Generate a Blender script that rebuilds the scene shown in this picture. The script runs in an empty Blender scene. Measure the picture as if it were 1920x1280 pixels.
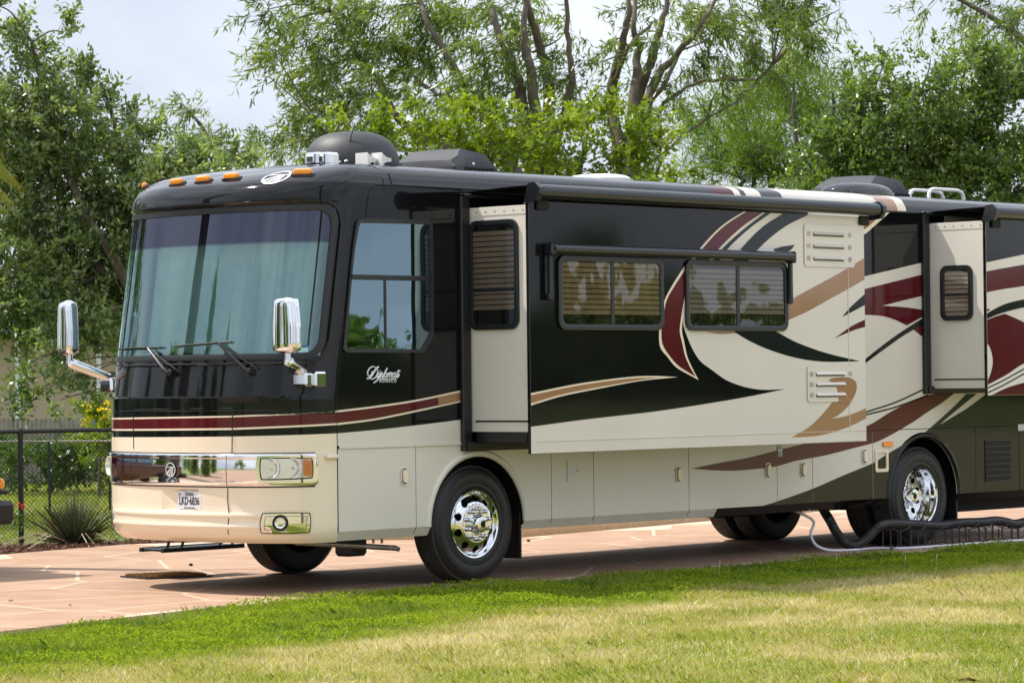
import bpy, bmesh, math, random
import numpy as np
from mathutils import Vector, Matrix
from mathutils.geometry import tessellate_polygon
random.seed(7); RNG = np.random.default_rng(11)
D = bpy.data; SC = bpy.context.scene; COL = SC.collection
rad = math.radians

# ------------------------------------------------------------------ camera
CAM = np.array([-19.3967, -18.5262, 1.7877]); YAW, PITCH, ROLL, FPX = 0.750358, 0.011617, -0.011383, 5750.6
_f = np.array([math.cos(PITCH)*math.cos(YAW), math.cos(PITCH)*math.sin(YAW), math.sin(PITCH)])
_r = np.array([math.sin(YAW), -math.cos(YAW), 0.0]); _u = np.cross(_r, _f)
_r, _u = math.cos(ROLL)*_r+math.sin(ROLL)*_u, -math.sin(ROLL)*_r+math.cos(ROLL)*_u
cd = D.cameras.new('camera'); co = D.objects.new('camera', cd); COL.objects.link(co)
cd.sensor_width = 36.0; cd.lens = FPX/1920*36.0; cd.clip_start = 0.5; cd.clip_end = 1500
co.matrix_world = Matrix(((_r[0], _u[0], -_f[0], CAM[0]), (_r[1], _u[1], -_f[1], CAM[1]), (_r[2], _u[2], -_f[2], CAM[2]), (0, 0, 0, 1)))
cd.dof.use_dof = True; cd.dof.focus_distance = 27.0; cd.dof.aperture_fstop = 9.0
SC.camera = co

# ------------------------------------------------------------------ sky, sun, exposure
SUN = np.array([-0.28, 0.60, 1.0]); SUN /= np.linalg.norm(SUN)
w = D.worlds.new('World'); SC.world = w; w.use_nodes = True
nt = w.node_tree; nt.nodes.clear()
N = nt.nodes.new; L = nt.links.new
out = N('ShaderNodeOutputWorld'); bg = N('ShaderNodeBackground'); sky = N('ShaderNodeTexSky')
sky.sky_type = 'NISHITA'; sky.sun_disc = False
sky.sun_elevation = math.asin(SUN[2]); sky.sun_rotation = math.atan2(SUN[0], SUN[1])
sky.air_density = 1.0; sky.dust_density = 2.0; sky.ozone_density = 1.0
tc = N('ShaderNodeTexCoord'); mp = N('ShaderNodeMapping'); mp.inputs['Scale'].default_value = (1.6, 1.6, 4.5)
nz = N('ShaderNodeTexNoise'); nz.inputs['Scale'].default_value = 2.2; nz.inputs['Detail'].default_value = 7; nz.inputs['Roughness'].default_value = 0.55
cr = N('ShaderNodeValToRGB'); cr.color_ramp.elements[0].position = 0.30; cr.color_ramp.elements[0].color = (0.66,)*3+(1,)
cr.color_ramp.elements[1].position = 0.62; cr.color_ramp.elements[1].color = (0.97,)*3+(1,)
nz2 = N('ShaderNodeTexNoise'); nz2.inputs['Scale'].default_value = 1.7; nz2.inputs['Detail'].default_value = 6
cr2 = N('ShaderNodeValToRGB'); cr2.color_ramp.elements[0].position = 0.40; cr2.color_ramp.elements[0].color = (5.2, 5.7, 6.7, 1)
cr2.color_ramp.elements[1].position = 0.60; cr2.color_ramp.elements[1].color = (8.3, 8.8, 9.5, 1)
mx = N('ShaderNodeMix'); mx.data_type = 'RGBA'
L(tc.outputs['Generated'], mp.inputs['Vector']); L(mp.outputs['Vector'], nz.inputs['Vector']); L(mp.outputs['Vector'], nz2.inputs['Vector'])
L(nz.outputs['Fac'], cr.inputs['Fac']); L(nz2.outputs['Fac'], cr2.inputs['Fac'])
L(cr.outputs['Color'], mx.inputs[0]); L(sky.outputs['Color'], mx.inputs[6]); L(cr2.outputs['Color'], mx.inputs[7])
sx = N('ShaderNodeSeparateXYZ'); L(tc.outputs['Generated'], sx.inputs[0])      # overcast sky: brighter overhead than at the horizon
zr_ = N('ShaderNodeMapRange'); zr_.inputs[1].default_value = 0.0; zr_.inputs[2].default_value = 0.7; zr_.inputs[3].default_value = 0.80; zr_.inputs[4].default_value = 1.12; L(sx.outputs[2], zr_.inputs[0])
vm = N('ShaderNodeVectorMath'); vm.operation = 'SCALE'; L(mx.outputs[2], vm.inputs[0]); L(zr_.outputs[0], vm.inputs[3]); L(vm.outputs[0], bg.inputs['Color']); bg.inputs['Strength'].default_value = 0.125
L(bg.outputs['Background'], out.inputs['Surface'])
sd = D.lights.new('sun', 'SUN'); sd.energy = 4.3; sd.angle = rad(0.6); sd.color = (1.0, 0.95, 0.86)
so = D.objects.new('sun', sd); COL.objects.link(so); so.location = (0, 20, 40)
so.rotation_euler = Vector(SUN).to_track_quat('Z', 'Y').to_euler()
SC.view_settings.view_transform = 'Standard'; SC.view_settings.look = 'None'
SC.view_settings.exposure = 0.4; SC.view_settings.gamma = 1.0; SC.view_settings.use_curve_mapping = False

# ------------------------------------------------------------------ pixel rays of the 1920x1280 photograph
def ray(px, py):
    return _f + _r*(px-960)/FPX - _u*(py-640)/FPX
def onY(px, py, Y):
    d = ray(px, py); t = (Y-CAM[1])/d[1]; return CAM+t*d
def onX(px, py, X):
    d = ray(px, py); t = (X-CAM[0])/d[0]; return CAM+t*d
def onZ(px, py, Z=0.0):
    d = ray(px, py); t = (Z-CAM[2])/d[2]; return CAM+t*d
def at(px, py, t):
    return CAM+t*ray(px, py)
def proj(P):
    d = np.asarray(P)-CAM; z = d@_f; return np.array([960+FPX*(d@_r)/z, 640-FPX*(d@_u)/z])

# ------------------------------------------------------------------ materials
def mat(name, col, rough=0.5, metal=0.0, coat=0.0, var=0.06, scale=6.0, bump=0.0, bscale=60.0, spec=0.5, col2=None, rvar=0.05):
    m = D.materials.new(name); m.use_nodes = True; nt = m.node_tree; b = nt.nodes['Principled BSDF']
    b.inputs['Roughness'].default_value = rough; b.inputs['Metallic'].default_value = metal
    b.inputs['Coat Weight'].default_value = coat; b.inputs['Coat Roughness'].default_value = 0.02
    b.inputs['Specular IOR Level'].default_value = spec
    tc = nt.nodes.new('ShaderNodeTexCoord'); n = nt.nodes.new('ShaderNodeTexNoise')
    n.inputs['Scale'].default_value = scale; n.inputs['Detail'].default_value = 6
    nt.links.new(tc.outputs['Object'], n.inputs['Vector'])
    r = nt.nodes.new('ShaderNodeValToRGB'); c = np.array(col)
    a = c*(1-var) if col2 is None else c; z = np.minimum(c*(1+var), 1) if col2 is None else np.array(col2)
    r.color_ramp.elements[0].position = 0.3; r.color_ramp.elements[0].color = (*a, 1)
    r.color_ramp.elements[1].position = 0.7; r.color_ramp.elements[1].color = (*z, 1)
    nt.links.new(n.outputs['Fac'], r.inputs['Fac']); nt.links.new(r.outputs['Color'], b.inputs['Base Color'])
    if rvar:
        mr = nt.nodes.new('ShaderNodeMapRange'); mr.inputs[3].default_value = max(rough-rvar, 0.01); mr.inputs[4].default_value = rough+rvar
        nt.links.new(n.outputs['Fac'], mr.inputs[0]); nt.links.new(mr.outputs[0], b.inputs['Roughness'])
    if bump:
        n2 = nt.nodes.new('ShaderNodeTexNoise'); n2.inputs['Scale'].default_value = bscale; n2.inputs['Detail'].default_value = 4
        nt.links.new(tc.outputs['Object'], n2.inputs['Vector'])
        bp = nt.nodes.new('ShaderNodeBump'); bp.inputs['Strength'].default_value = bump; bp.inputs['Distance'].default_value = 0.02
        nt.links.new(n2.outputs['Fac'], bp.inputs['Height']); nt.links.new(bp.outputs['Normal'], b.inputs['Normal'])
    return m

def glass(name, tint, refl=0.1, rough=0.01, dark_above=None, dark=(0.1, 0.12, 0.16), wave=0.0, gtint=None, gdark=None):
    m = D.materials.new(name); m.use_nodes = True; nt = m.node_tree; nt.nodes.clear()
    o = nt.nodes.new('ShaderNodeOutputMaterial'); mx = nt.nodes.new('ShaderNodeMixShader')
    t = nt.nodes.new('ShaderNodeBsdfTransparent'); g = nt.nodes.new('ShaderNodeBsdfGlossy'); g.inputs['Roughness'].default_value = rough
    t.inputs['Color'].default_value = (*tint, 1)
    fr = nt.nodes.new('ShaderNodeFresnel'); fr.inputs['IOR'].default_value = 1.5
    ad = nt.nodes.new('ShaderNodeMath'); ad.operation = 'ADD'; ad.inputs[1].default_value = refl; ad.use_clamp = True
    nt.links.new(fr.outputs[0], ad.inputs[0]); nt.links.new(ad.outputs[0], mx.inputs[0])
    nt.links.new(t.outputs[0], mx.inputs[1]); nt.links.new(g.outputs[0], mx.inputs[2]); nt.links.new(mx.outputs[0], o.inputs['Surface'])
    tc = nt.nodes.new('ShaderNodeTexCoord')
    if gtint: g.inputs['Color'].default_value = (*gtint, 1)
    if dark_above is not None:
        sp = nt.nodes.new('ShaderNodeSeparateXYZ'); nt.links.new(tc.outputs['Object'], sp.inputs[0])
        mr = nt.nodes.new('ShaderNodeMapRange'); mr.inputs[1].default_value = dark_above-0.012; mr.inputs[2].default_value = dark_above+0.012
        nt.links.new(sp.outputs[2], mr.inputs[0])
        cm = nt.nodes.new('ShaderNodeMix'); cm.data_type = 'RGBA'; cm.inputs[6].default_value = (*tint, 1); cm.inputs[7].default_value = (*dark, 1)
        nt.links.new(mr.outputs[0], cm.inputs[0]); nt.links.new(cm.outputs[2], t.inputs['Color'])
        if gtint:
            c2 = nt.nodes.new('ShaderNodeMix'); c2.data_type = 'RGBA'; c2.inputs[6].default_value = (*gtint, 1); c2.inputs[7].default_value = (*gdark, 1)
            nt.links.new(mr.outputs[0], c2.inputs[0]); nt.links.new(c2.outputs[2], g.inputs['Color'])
    if wave:
        n2 = nt.nodes.new('ShaderNodeTexNoise'); n2.inputs['Scale'].default_value = 3.0; n2.inputs['Detail'].default_value = 1
        nt.links.new(tc.outputs['Object'], n2.inputs['Vector'])
        bp = nt.nodes.new('ShaderNodeBump'); bp.inputs['Strength'].default_value = wave; bp.inputs['Distance'].default_value = 0.02
        nt.links.new(n2.outputs['Fac'], bp.inputs['Height']); nt.links.new(bp.outputs['Normal'], g.inputs['Normal'])
    return m

def leafmat(name, c0, c1, c2=None, trans=0.35, gloss=0.08, grough=0.4):
    """leaf colour runs with the per-leaf attribute 'tint'"""
    m = D.materials.new(name); m.use_nodes = True; nt = m.node_tree; nt.nodes.clear()
    o = nt.nodes.new('ShaderNodeOutputMaterial'); at_ = nt.nodes.new('ShaderNodeAttribute'); at_.attribute_name = 'tint'
    r = nt.nodes.new('ShaderNodeValToRGB'); r.color_ramp.elements[0].color = (*c0, 1); r.color_ramp.elements[1].color = (*c1, 1)
    if c2 is not None:
        r.color_ramp.elements[1].position = 0.8; e = r.color_ramp.elements.new(1.0); e.color = (*c2, 1)
    d = nt.nodes.new('ShaderNodeBsdfDiffuse'); t = nt.nodes.new('ShaderNodeBsdfTranslucent'); g = nt.nodes.new('ShaderNodeBsdfGlossy')
    g.inputs['Roughness'].default_value = grough; g.inputs['Color'].default_value = (0.8, 0.8, 0.8, 1)
    tm = nt.nodes.new('ShaderNodeMix'); tm.data_type = 'RGBA'; tm.blend_type = 'MULTIPLY'; tm.inputs[0].default_value = 1.0; tm.inputs[7].default_value = (1.5, 1.6, 0.6, 1)
    m1 = nt.nodes.new('ShaderNodeMixShader'); m1.inputs[0].default_value = trans
    m2 = nt.nodes.new('ShaderNodeMixShader'); m2.inputs[0].default_value = gloss
    nt.links.new(at_.outputs['Fac'], r.inputs['Fac']); nt.links.new(r.outputs[0], d.inputs['Color'])
    nt.links.new(r.outputs[0], tm.inputs[6]); nt.links.new(tm.outputs[2], t.inputs['Color'])
    nt.links.new(d.outputs[0], m1.inputs[1]); nt.links.new(t.outputs[0], m1.inputs[2]); nt.links.new(m1.outputs[0], m2.inputs[1]); nt.links.new(g.outputs[0], m2.inputs[2])
    nt.links.new(m2.outputs[0], o.inputs['Surface'])
    return m

M = {}
M['cream'] = mat('cream_paint', (0.84, 0.72, 0.56), 0.22, coat=0.6, var=0.02, scale=1.5)
M['creamp'] = mat('cream_skylit', (0.69, 0.645, 0.575), 0.3, coat=0.4, var=0.045, scale=1.1, bump=0.02, bscale=1.2)  # same cream for the sides, their cooler skylight tone put into the colour
M['black'] = mat('black_paint', (0.0055, 0.006, 0.007), 0.05, coat=0.0, var=0.1, scale=1.2, rvar=0.02, bump=0.035, bscale=1.3, spec=0.34)
M['blacks'] = mat('black_stripe_paint', (0.009, 0.012, 0.014), 0.07, spec=0.4, coat=0.0, var=0.1, scale=1.2, rvar=0.02)
M['burg'] = mat('burgundy_paint', (0.085, 0.008, 0.013), 0.08, spec=0.42, coat=0.0, var=0.12, scale=2.0, rvar=0.03)
M['gold'] = mat('gold_paint', (0.34, 0.18, 0.085), 0.22, metal=0.25, coat=0.7, var=0.06, scale=3.0)
M['roofpaint'] = mat('roof_black_skylit', (0.016, 0.016, 0.019), 0.10, spec=0.6, coat=0.0, var=0.1, scale=1.5)  # same black as the body, lightened in colour for sky reflected up there
M['trim'] = mat('black_trim', (0.009, 0.010, 0.012), 0.38, var=0.15, scale=8)
M['frame'] = mat('window_frame_black', (0.012, 0.014, 0.017), 0.33, var=0.15, scale=8)
M['vinyl'] = mat('awning_tube_black', (0.009, 0.011, 0.015), 0.20, coat=0.2, var=0.15, scale=3)
M['rubber'] = mat('tyre_rubber', (0.010, 0.010, 0.011), 0.50, var=0.25, scale=5, bump=0.1, bscale=90)
M['treadrub'] = mat('tread_rubber', (0.038, 0.034, 0.031), 0.8, var=0.25, scale=14, bump=0.2, bscale=90)
M['dark'] = mat('underbody_black', (0.008, 0.008, 0.008), 0.8, var=0.3, scale=4)
M['chrome'] = mat('chrome', (0.78, 0.79, 0.81), 0.045, metal=1.0, var=0.02, scale=2, rvar=0.01)
M['steel'] = mat('dull_steel', (0.42, 0.38, 0.33), 0.42, metal=0.8, var=0.25, scale=14)
M['amber'] = mat('amber_lens', (0.95, 0.30, 0.01), 0.22, coat=0.8, var=0.08, scale=30, bump=0.15, bscale=160)
M['reflector'] = mat('lamp_reflector', (0.95, 0.95, 0.97), 0.13, metal=0.6, var=0.02)
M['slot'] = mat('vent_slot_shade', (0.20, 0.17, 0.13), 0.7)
M['red_lens'] = mat('red_lens', (0.5, 0.02, 0.015), 0.15, coat=0.8)
M['white'] = mat('white_plastic', (0.74, 0.73, 0.71), 0.35, var=0.04)
M['whitepipe'] = mat('white_metal', (0.80, 0.80, 0.80), 0.3, var=0.04)
M['acgrey'] = mat('ac_shroud_grey', (0.036, 0.036, 0.042), 0.55, var=0.15, scale=6, bump=0.03, bscale=60)
M['ink'] = mat('plate_ink', (0.015, 0.015, 0.02), 0.5)
M['plate'] = mat('plate_white', (0.66, 0.68, 0.74), 0.4, var=0.04, scale=30)
M['silver'] = mat('silver_lettering', (0.72, 0.74, 0.74), 0.3, metal=0.3)
M['curtain'] = mat('curtain_cloth', (0.34, 0.40, 0.40), 0.85, var=0.1, scale=8)
M['dash'] = mat('dash_vinyl', (0.30, 0.36, 0.28), 0.7, var=0.2, scale=6)
M['blind'] = mat('pleated_blind', (0.48, 0.41, 0.35), 0.8, var=0.1, scale=5)
M['blindw'] = mat('woven_blind', (0.52, 0.42, 0.28), 0.8, var=0.15, scale=9)
M['blindgrey'] = mat('grey_blind', (0.45, 0.41, 0.42), 0.8, var=0.1, scale=4)
M['hosedark'] = mat('hose_black_plastic', (0.018, 0.018, 0.020), 0.38, var=0.2, scale=10)
M['sticker'] = mat('sticker_blue', (0.02, 0.12, 0.30), 0.4)
M['stickerp'] = mat('sticker_pale', (0.35, 0.62, 0.62), 0.4)
M['emblem'] = mat('emblem_white', (0.80, 0.80, 0.80), 0.25, metal=0.3)
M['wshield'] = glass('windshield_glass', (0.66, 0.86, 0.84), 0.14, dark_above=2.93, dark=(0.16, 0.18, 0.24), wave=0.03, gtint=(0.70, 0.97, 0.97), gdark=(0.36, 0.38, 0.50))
M['pane'] = glass('window_glass', (0.74, 0.72, 0.66), 0.06, wave=0.20)
M['panedark'] = glass('dark_window_glass', (0.25, 0.27, 0.24), 0.26, wave=0.05, gtint=(0.62, 0.86, 1.0))
M['lampglass'] = glass('lamp_glass', (0.98, 0.98, 0.98), 0.0)
M['clear'] = glass('smoked_plastic', (0.35, 0.36, 0.42), 0.08, rough=0.05)
# ------------------------------------------------------------------ mesh helpers
class MB:
    def __init__(s): s.v = []; s.f = []; s.m = []
    def add(s, vs, fs, mi=0):
        o = len(s.v); s.v += [tuple(map(float, v)) for v in vs]
        for f in fs: s.f.append(tuple(i+o for i in f)); s.m.append(mi)
        return s
    def box(s, a, b, mi=0):
        (x0, y0, z0), (x1, y1, z1) = a, b
        vs = [(x, y, z) for z in (z0, z1) for y in (y0, y1) for x in (x0, x1)]
        return s.add(vs, [(0, 2, 3, 1), (4, 5, 7, 6), (0, 1, 5, 4), (2, 6, 7, 3), (0, 4, 6, 2), (1, 3, 7, 5)], mi)
    def bbox(s, a, b, c=0.01, mi=0):
        """box with chamfered edges"""
        a = np.array(a, float); b = np.array(b, float); c = min(c, *(abs(b-a)/2.01))
        vs = []; idx = {}
        for sx in (0, 1):
            for sy in (0, 1):
                for sz in (0, 1):
                    for ax in range(3):
                        p = [(a if q == 0 else b)[k] for k, q in enumerate((sx, sy, sz))]
                        for k, q in enumerate((sx, sy, sz)):
                            if k != ax: p[k] += c if q == 0 else -c
                        idx[(sx, sy, sz, ax)] = len(vs); vs.append(p)
        fs = []
        for ax in range(3):
            o1, o2 = [k for k in range(3) if k != ax]
            for q in (0, 1):
                ring = []
                for (u, v) in ((0, 0), (1, 0), (1, 1), (0, 1)):
                    t = [0, 0, 0]; t[ax] = q; t[o1] = u; t[o2] = v; ring.append(idx[(*t, ax)])
                fs.append(ring)
        for ax in range(3):
            o1, o2 = [k for k in range(3) if k != ax]
            for (u, v) in ((0, 0), (1, 0), (1, 1), (0, 1)):
                t0 = [0, 0, 0]; t0[o1] = u; t0[o2] = v; t1 = list(t0); t1[ax] = 1
                fs.append([idx[(*t0, o1)], idx[(*t1, o1)], idx[(*t1, o2)], idx[(*t0, o2)]])
        for sx in (0, 1):
            for sy in (0, 1):
                for sz in (0, 1): fs.append([idx[(sx, sy, sz, k)] for k in range(3)])
        return s.add(vs, fs, mi)
    def tube(s, pts, r, seg=8, cap=True, mi=0):
        pts = [np.array(p, float) for p in pts]; n = len(pts)
        rs = r if hasattr(r, '__len__') else [r]*n
        vs = []; prev = None
        for i, p in enumerate(pts):
            t = pts[min(i+1, n-1)]-pts[max(i-1, 0)]; t = t/(np.linalg.norm(t)+1e-12)
            if prev is None:
                a = np.array([0, 0, 1.0]) if abs(t[2]) < 0.9 else np.array([1.0, 0, 0])
                u = np.cross(t, a)
            else: u = prev-t*(prev@t)
            u /= np.linalg.norm(u)+1e-12; prev = u; v = np.cross(t, u)
            for k in range(seg):
                a = 2*math.pi*k/seg; vs.append(p+rs[i]*(math.cos(a)*u+math.sin(a)*v))
        fs = [(i*seg+k, i*seg+(k+1) % seg, (i+1)*seg+(k+1) % seg, (i+1)*seg+k) for i in range(n-1) for k in range(seg)]
        if cap: fs += [tuple(range(seg-1, -1, -1)), tuple(range((n-1)*seg, n*seg))]
        return s.add(vs, fs, mi)
    def lathe(s, prof, c, axis=(0, -1, 0), seg=32, mi=0, close=False):
        """prof: (along axis, radius); seg around"""
        ax = np.array(axis, float); ax /= np.linalg.norm(ax)
        a = np.array([0, 0, 1.0]) if abs(ax[2]) < 0.9 else np.array([1.0, 0, 0])
        u = np.cross(ax, a); u /= np.linalg.norm(u); v = np.cross(ax, u); c = np.array(c, float)
        vs = [c+ax*h+r*(math.cos(2*math.pi*k/seg)*u+math.sin(2*math.pi*k/seg)*v) for h, r in prof for k in range(seg)]
        n = len(prof)
        fs = [(i*seg+k, (i+1)*seg+k, (i+1)*seg+(k+1) % seg, i*seg+(k+1) % seg) for i in range(n-1) for k in range(seg)]
        if close: fs += [tuple(range(seg)), tuple(range((n-1)*seg, n*seg))[::-1]]
        return s.add(vs, fs, mi)
    def grid(s, P, mi=0, skip=None, mif=None):
        P = np.asarray(P); R, C = P.shape[:2]; o = len(s.v)
        s.v += [tuple(map(float, p)) for p in P.reshape(-1, 3)]
        for i in range(R-1):
            for j in range(C-1):
                if skip and skip(i, j): continue
                s.f.append((o+i*C+j, o+i*C+j+1, o+(i+1)*C+j+1, o+(i+1)*C+j)); s.m.append(mif(i, j) if mif else mi)
        return s
    def poly(s, pts, ext=None, mi=0):
        """planar polygon; ext = vector: extruded into a solid"""
        pts = [Vector(p) for p in pts]; tri = tessellate_polygon([pts]); n = len(pts)
        if ext is None: return s.add(pts, [tuple(t) for t in tri], mi)
        e = Vector(ext); vs = pts+[p+e for p in pts]
        fs = [tuple(t) for t in tri]+[tuple(i+n for i in t[::-1]) for t in tri]+[(i, (i+1) % n, n+(i+1) % n, n+i) for i in range(n)]
        return s.add(vs, fs, mi)
    def build(s, name, m, parent=None, smooth=35, fixn=True, **kw):
        me = D.meshes.new(name); me.from_pydata(s.v, [], s.f)
        for q in (m if isinstance(m, (list, tuple)) else [m]): me.materials.append(q)
        if any(s.m): me.polygons.foreach_set('material_index', s.m)
        if fixn:
            bm = bmesh.new(); bm.from_mesh(me); bmesh.ops.remove_doubles(bm, verts=bm.verts, dist=1e-5)
            bmesh.ops.recalc_face_normals(bm, faces=bm.faces); bm.to_mesh(me); bm.free()
        if smooth:
            me.polygons.foreach_set('use_smooth', [True]*len(me.polygons)); me.set_sharp_from_angle(angle=rad(smooth))
        me.update()
        return link(name, me, parent, **kw)

def link(name, me, parent=None, **kw):
    o = D.objects.new(name, me); COL.objects.link(o)
    if parent is not None: o.parent = parent
    for k, v in kw.items(): o[k] = v
    return o
def thing(name, label, cat, loc=(0, 0, 0), rz=0.0, group=None):
    o = D.objects.new(name, None); COL.objects.link(o); o.location = loc; o.rotation_euler = (0, 0, rz)
    o.empty_display_size = 0.3; o['label'] = label; o['category'] = cat
    if group: o['group'] = group
    return o
def tag(o, label, cat, group=None):
    o['label'] = label; o['category'] = cat
    if group: o['group'] = group
    return o
def copytree(o, parent=None):
    c = o.copy(); COL.objects.link(c); c.parent = parent
    for ch in list(o.children): copytree(ch, c)
    return c
def rrect(w, h, r, n=6):
    """rounded rectangle loop round the origin"""
    pts = []
    for cx, cz, a0 in ((w/2-r, h/2-r, 0), (-w/2+r, h/2-r, 90), (-w/2+r, -h/2+r, 180), (w/2-r, -h/2+r, 270)):
        for k in range(n+1):
            a = rad(a0+90*k/n); pts.append((cx+r*math.cos(a), cz+r*math.sin(a)))
    return pts
def smooth_loop(pts, k=6):
    """closed outline through pts; a point with a third item is a sharp corner, the rest are Catmull-Rom smoothed"""
    n = len(pts); outp = []
    for i in range(n):
        p0, p1, p2, p3 = pts[i-1], pts[i], pts[(i+1) % n], pts[(i+2) % n]
        a = np.array(p1[:2], float); b = np.array(p2[:2], float)
        c1, c2 = len(p1) > 2, len(p2) > 2
        if c1 and c2: outp.append(a); continue
        t1 = (b-a) if c1 else (b-np.array(p0[:2], float))/2
        t2 = (b-a) if c2 else (np.array(p3[:2], float)-a)/2
        la = np.linalg.norm(b-a)
        for t in (t1, t2):
            l = np.linalg.norm(t)
            if l > la: t *= la/l
        for q in range(k):
            t = q/k; t_2, t_3 = t*t, t*t*t
            outp.append((2*t_3-3*t_2+1)*a+(t_3-2*t_2+t)*t1+(-2*t_3+3*t_2)*b+(t_3-t_2)*t2)
    return outp
def clipx(P, x0, x1):
    for s, X in ((1, x0), (-1, x1)):
        o = []
        for i in range(len(P)):
            a, b = P[i-1], P[i]; da, db = s*(a[0]-X), s*(b[0]-X)
            if da*db < 0: t = da/(da-db); o.append((X, a[1]+t*(b[1]-a[1])))
            if db >= 0: o.append(tuple(b))
        P = o
        if len(P) < 3: return []
    return P
def clip_half(P, n, d):
    o = []
    for i in range(len(P)):
        a, b = P[i-1], P[i]; da, db = a@n-d, b@n-d
        if da*db < 0: o.append(a+(b-a)*(da/(da-db)))
        if db <= 0: o.append(b)
    return o
def clipz(P, z0, z1): return [(a, b) for b, a in clipx([(b, a) for a, b in P], z0, z1)]
def text(body, size, m, parent, mw, name='lettering', ext=0.001, shear=0.0, sx=1.0, bold=0.0):
    cu = D.curves.new(name, 'FONT'); cu.body = body; cu.size = size; cu.extrude = ext; cu.align_x = 'CENTER'; cu.align_y = 'CENTER'; cu.shear = shear; cu.offset = bold
    t = D.objects.new('tmp', cu); COL.objects.link(t); dg = bpy.context.evaluated_depsgraph_get()
    me = D.meshes.new_from_object(t.evaluated_get(dg)); D.objects.remove(t); D.curves.remove(cu)
    me.transform(mw @ Matrix.Diagonal((sx, 1, 1, 1))); me.materials.clear(); me.materials.append(m)
    return link(name, me, parent)
def frameX(p, sx=1):
    """text lying on a wall whose outside faces -Y (reads along +X)"""
    return Matrix.Translation(Vector(p)) @ Matrix(((1, 0, 0, 0), (0, 0, -1, 0), (0, 1, 0, 0), (0, 0, 0, 1)))
def frameY(p):
    """text on a wall whose outside faces -X (reads along -Y)"""
    return Matrix.Translation(Vector(p)) @ Matrix(((0, 0, -1, 0), (-1, 0, 0, 0), (0, 1, 0, 0), (0, 0, 0, 1)))

def fastmesh(name, V, F, m, parent=None, tint=None, smooth=False, **kw):
    """V (n,3); F (k,3|4) index array"""
    me = D.meshes.new(name); V = np.ascontiguousarray(V, np.float32); F = np.ascontiguousarray(F, np.int32); k = F.shape[1]
    me.vertices.add(len(V)); me.vertices.foreach_set('co', V.ravel())
    me.loops.add(F.size); me.loops.foreach_set('vertex_index', F.ravel())
    me.polygons.add(len(F)); me.polygons.foreach_set('loop_start', np.arange(0, F.size, k, dtype=np.int32))
    for q in (m if isinstance(m, (list, tuple)) else [m]): me.materials.append(q)
    if tint is not None:
        a = me.attributes.new('tint', 'FLOAT', 'POINT'); a.data.foreach_set('value', np.ascontiguousarray(tint, np.float32))
    me.update(calc_edges=True)
    if smooth: me.polygons.foreach_set('use_smooth', [True]*len(me.polygons))
    return link(name, me, parent, **kw)
def unit(a): return a/(np.linalg.norm(a, axis=-1, keepdims=True)+1e-9)
# ------------------------------------------------------------------ the motorhome
W2 = 1.275; SEAM = -1.68; NE = 2.4; ADEP = 0.75
RV = thing('motorhome', 'long black and cream motorhome with burgundy swooshes and its slide-outs open', 'motorhome')
# plan curve of the front cap, tabulated by arc length: q=+1 driver side, p=1 foremost
_th = np.linspace(-math.pi/2, math.pi/2, 4001); _th = np.sign(_th)*math.pi/2*(1-(1-np.abs(_th)/(math.pi/2))**1.8)
_q = np.sign(np.sin(_th))*np.abs(np.sin(_th))**(2/NE); _p = np.abs(np.cos(_th))**(2/NE)
_al = np.concatenate([[0], np.cumsum(np.hypot(np.diff(_q)*W2, np.diff(_p)*ADEP))]); ARC = _al[-1]; _s = _al/ARC*2-1
PROF = np.array([  # z, X0, a, b
    (0.43, -1.66, 0.6305, 1.235), (0.47, -1.67, 0.6957, 1.26), (0.52, SEAM, 0.7337, 1.272), (0.58, SEAM, 0.7500, 1.275), (1.60, SEAM, 0.7500, 1.275),
    (1.642, SEAM, 0.7510, 1.275), (1.656, SEAM, 0.7140, 1.275), (1.90, -1.645, 0.7120, 1.275), (3.22, -1.43, 0.7120, 1.275), (3.26, -1.425, 0.7229, 1.275),
    (3.29, -1.42, 0.7555, 1.275), (3.36, -1.41, 0.7500, 1.275), (3.44, -1.39, 0.7011, 1.272), (3.50, -1.36, 0.6196, 1.26), (3.56, -1.32, 0.4674, 1.22), (3.60, -1.28, 0.2935, 1.13), (3.63, -1.22, 0.1304, 0.95)])
def prof(z): return [np.interp(z, PROF[:, 0], PROF[:, k]) for k in (1, 2, 3)]
def FS0(s, z):
    X0, a, b = prof(z); return np.array([X0-a*np.interp(s, _s, _p), W2-b*np.interp(s, _s, _q), z+0*np.asarray(s)])
def FS(s, z, off=0.0):
    p = FS0(s, z)
    if off:
        ds = FS0(min(s+1e-3, 1), z)-FS0(max(s-1e-3, -1), z); dz = FS0(s, z+4e-3)-FS0(s, z-4e-3)
        n = np.cross(dz, ds); n /= np.linalg.norm(n)+1e-12
        if n[0] > 0.3 or (n[1] > 0 and s > 0.6): n = -n
        p = p+n*off
    return p
def fpx(px, py, g=(0.3, 1.5)):
    """pixel -> (s, z) on the front cap"""
    x = np.array(g, float)
    for _ in range(30):
        e = proj(FS0(x[0], x[1]))-np.array([px, py]); J = np.zeros((2, 2)); h = 1e-4
        J[:, 0] = (proj(FS0(x[0]+h, x[1]))-proj(FS0(x[0]-h, x[1])))/(2*h); J[:, 1] = (proj(FS0(x[0], x[1]+h))-proj(FS0(x[0], x[1]-h)))/(2*h)
        d = np.linalg.lstsq(J, e, rcond=None)[0]; d = np.clip(d, -0.15, 0.15); x = x-d; x[0] = np.clip(x[0], -0.999, 0.999); x[1] = np.clip(x[1], 0.44, 3.62)
        if abs(e).max() < 0.05: break
    return x
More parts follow.
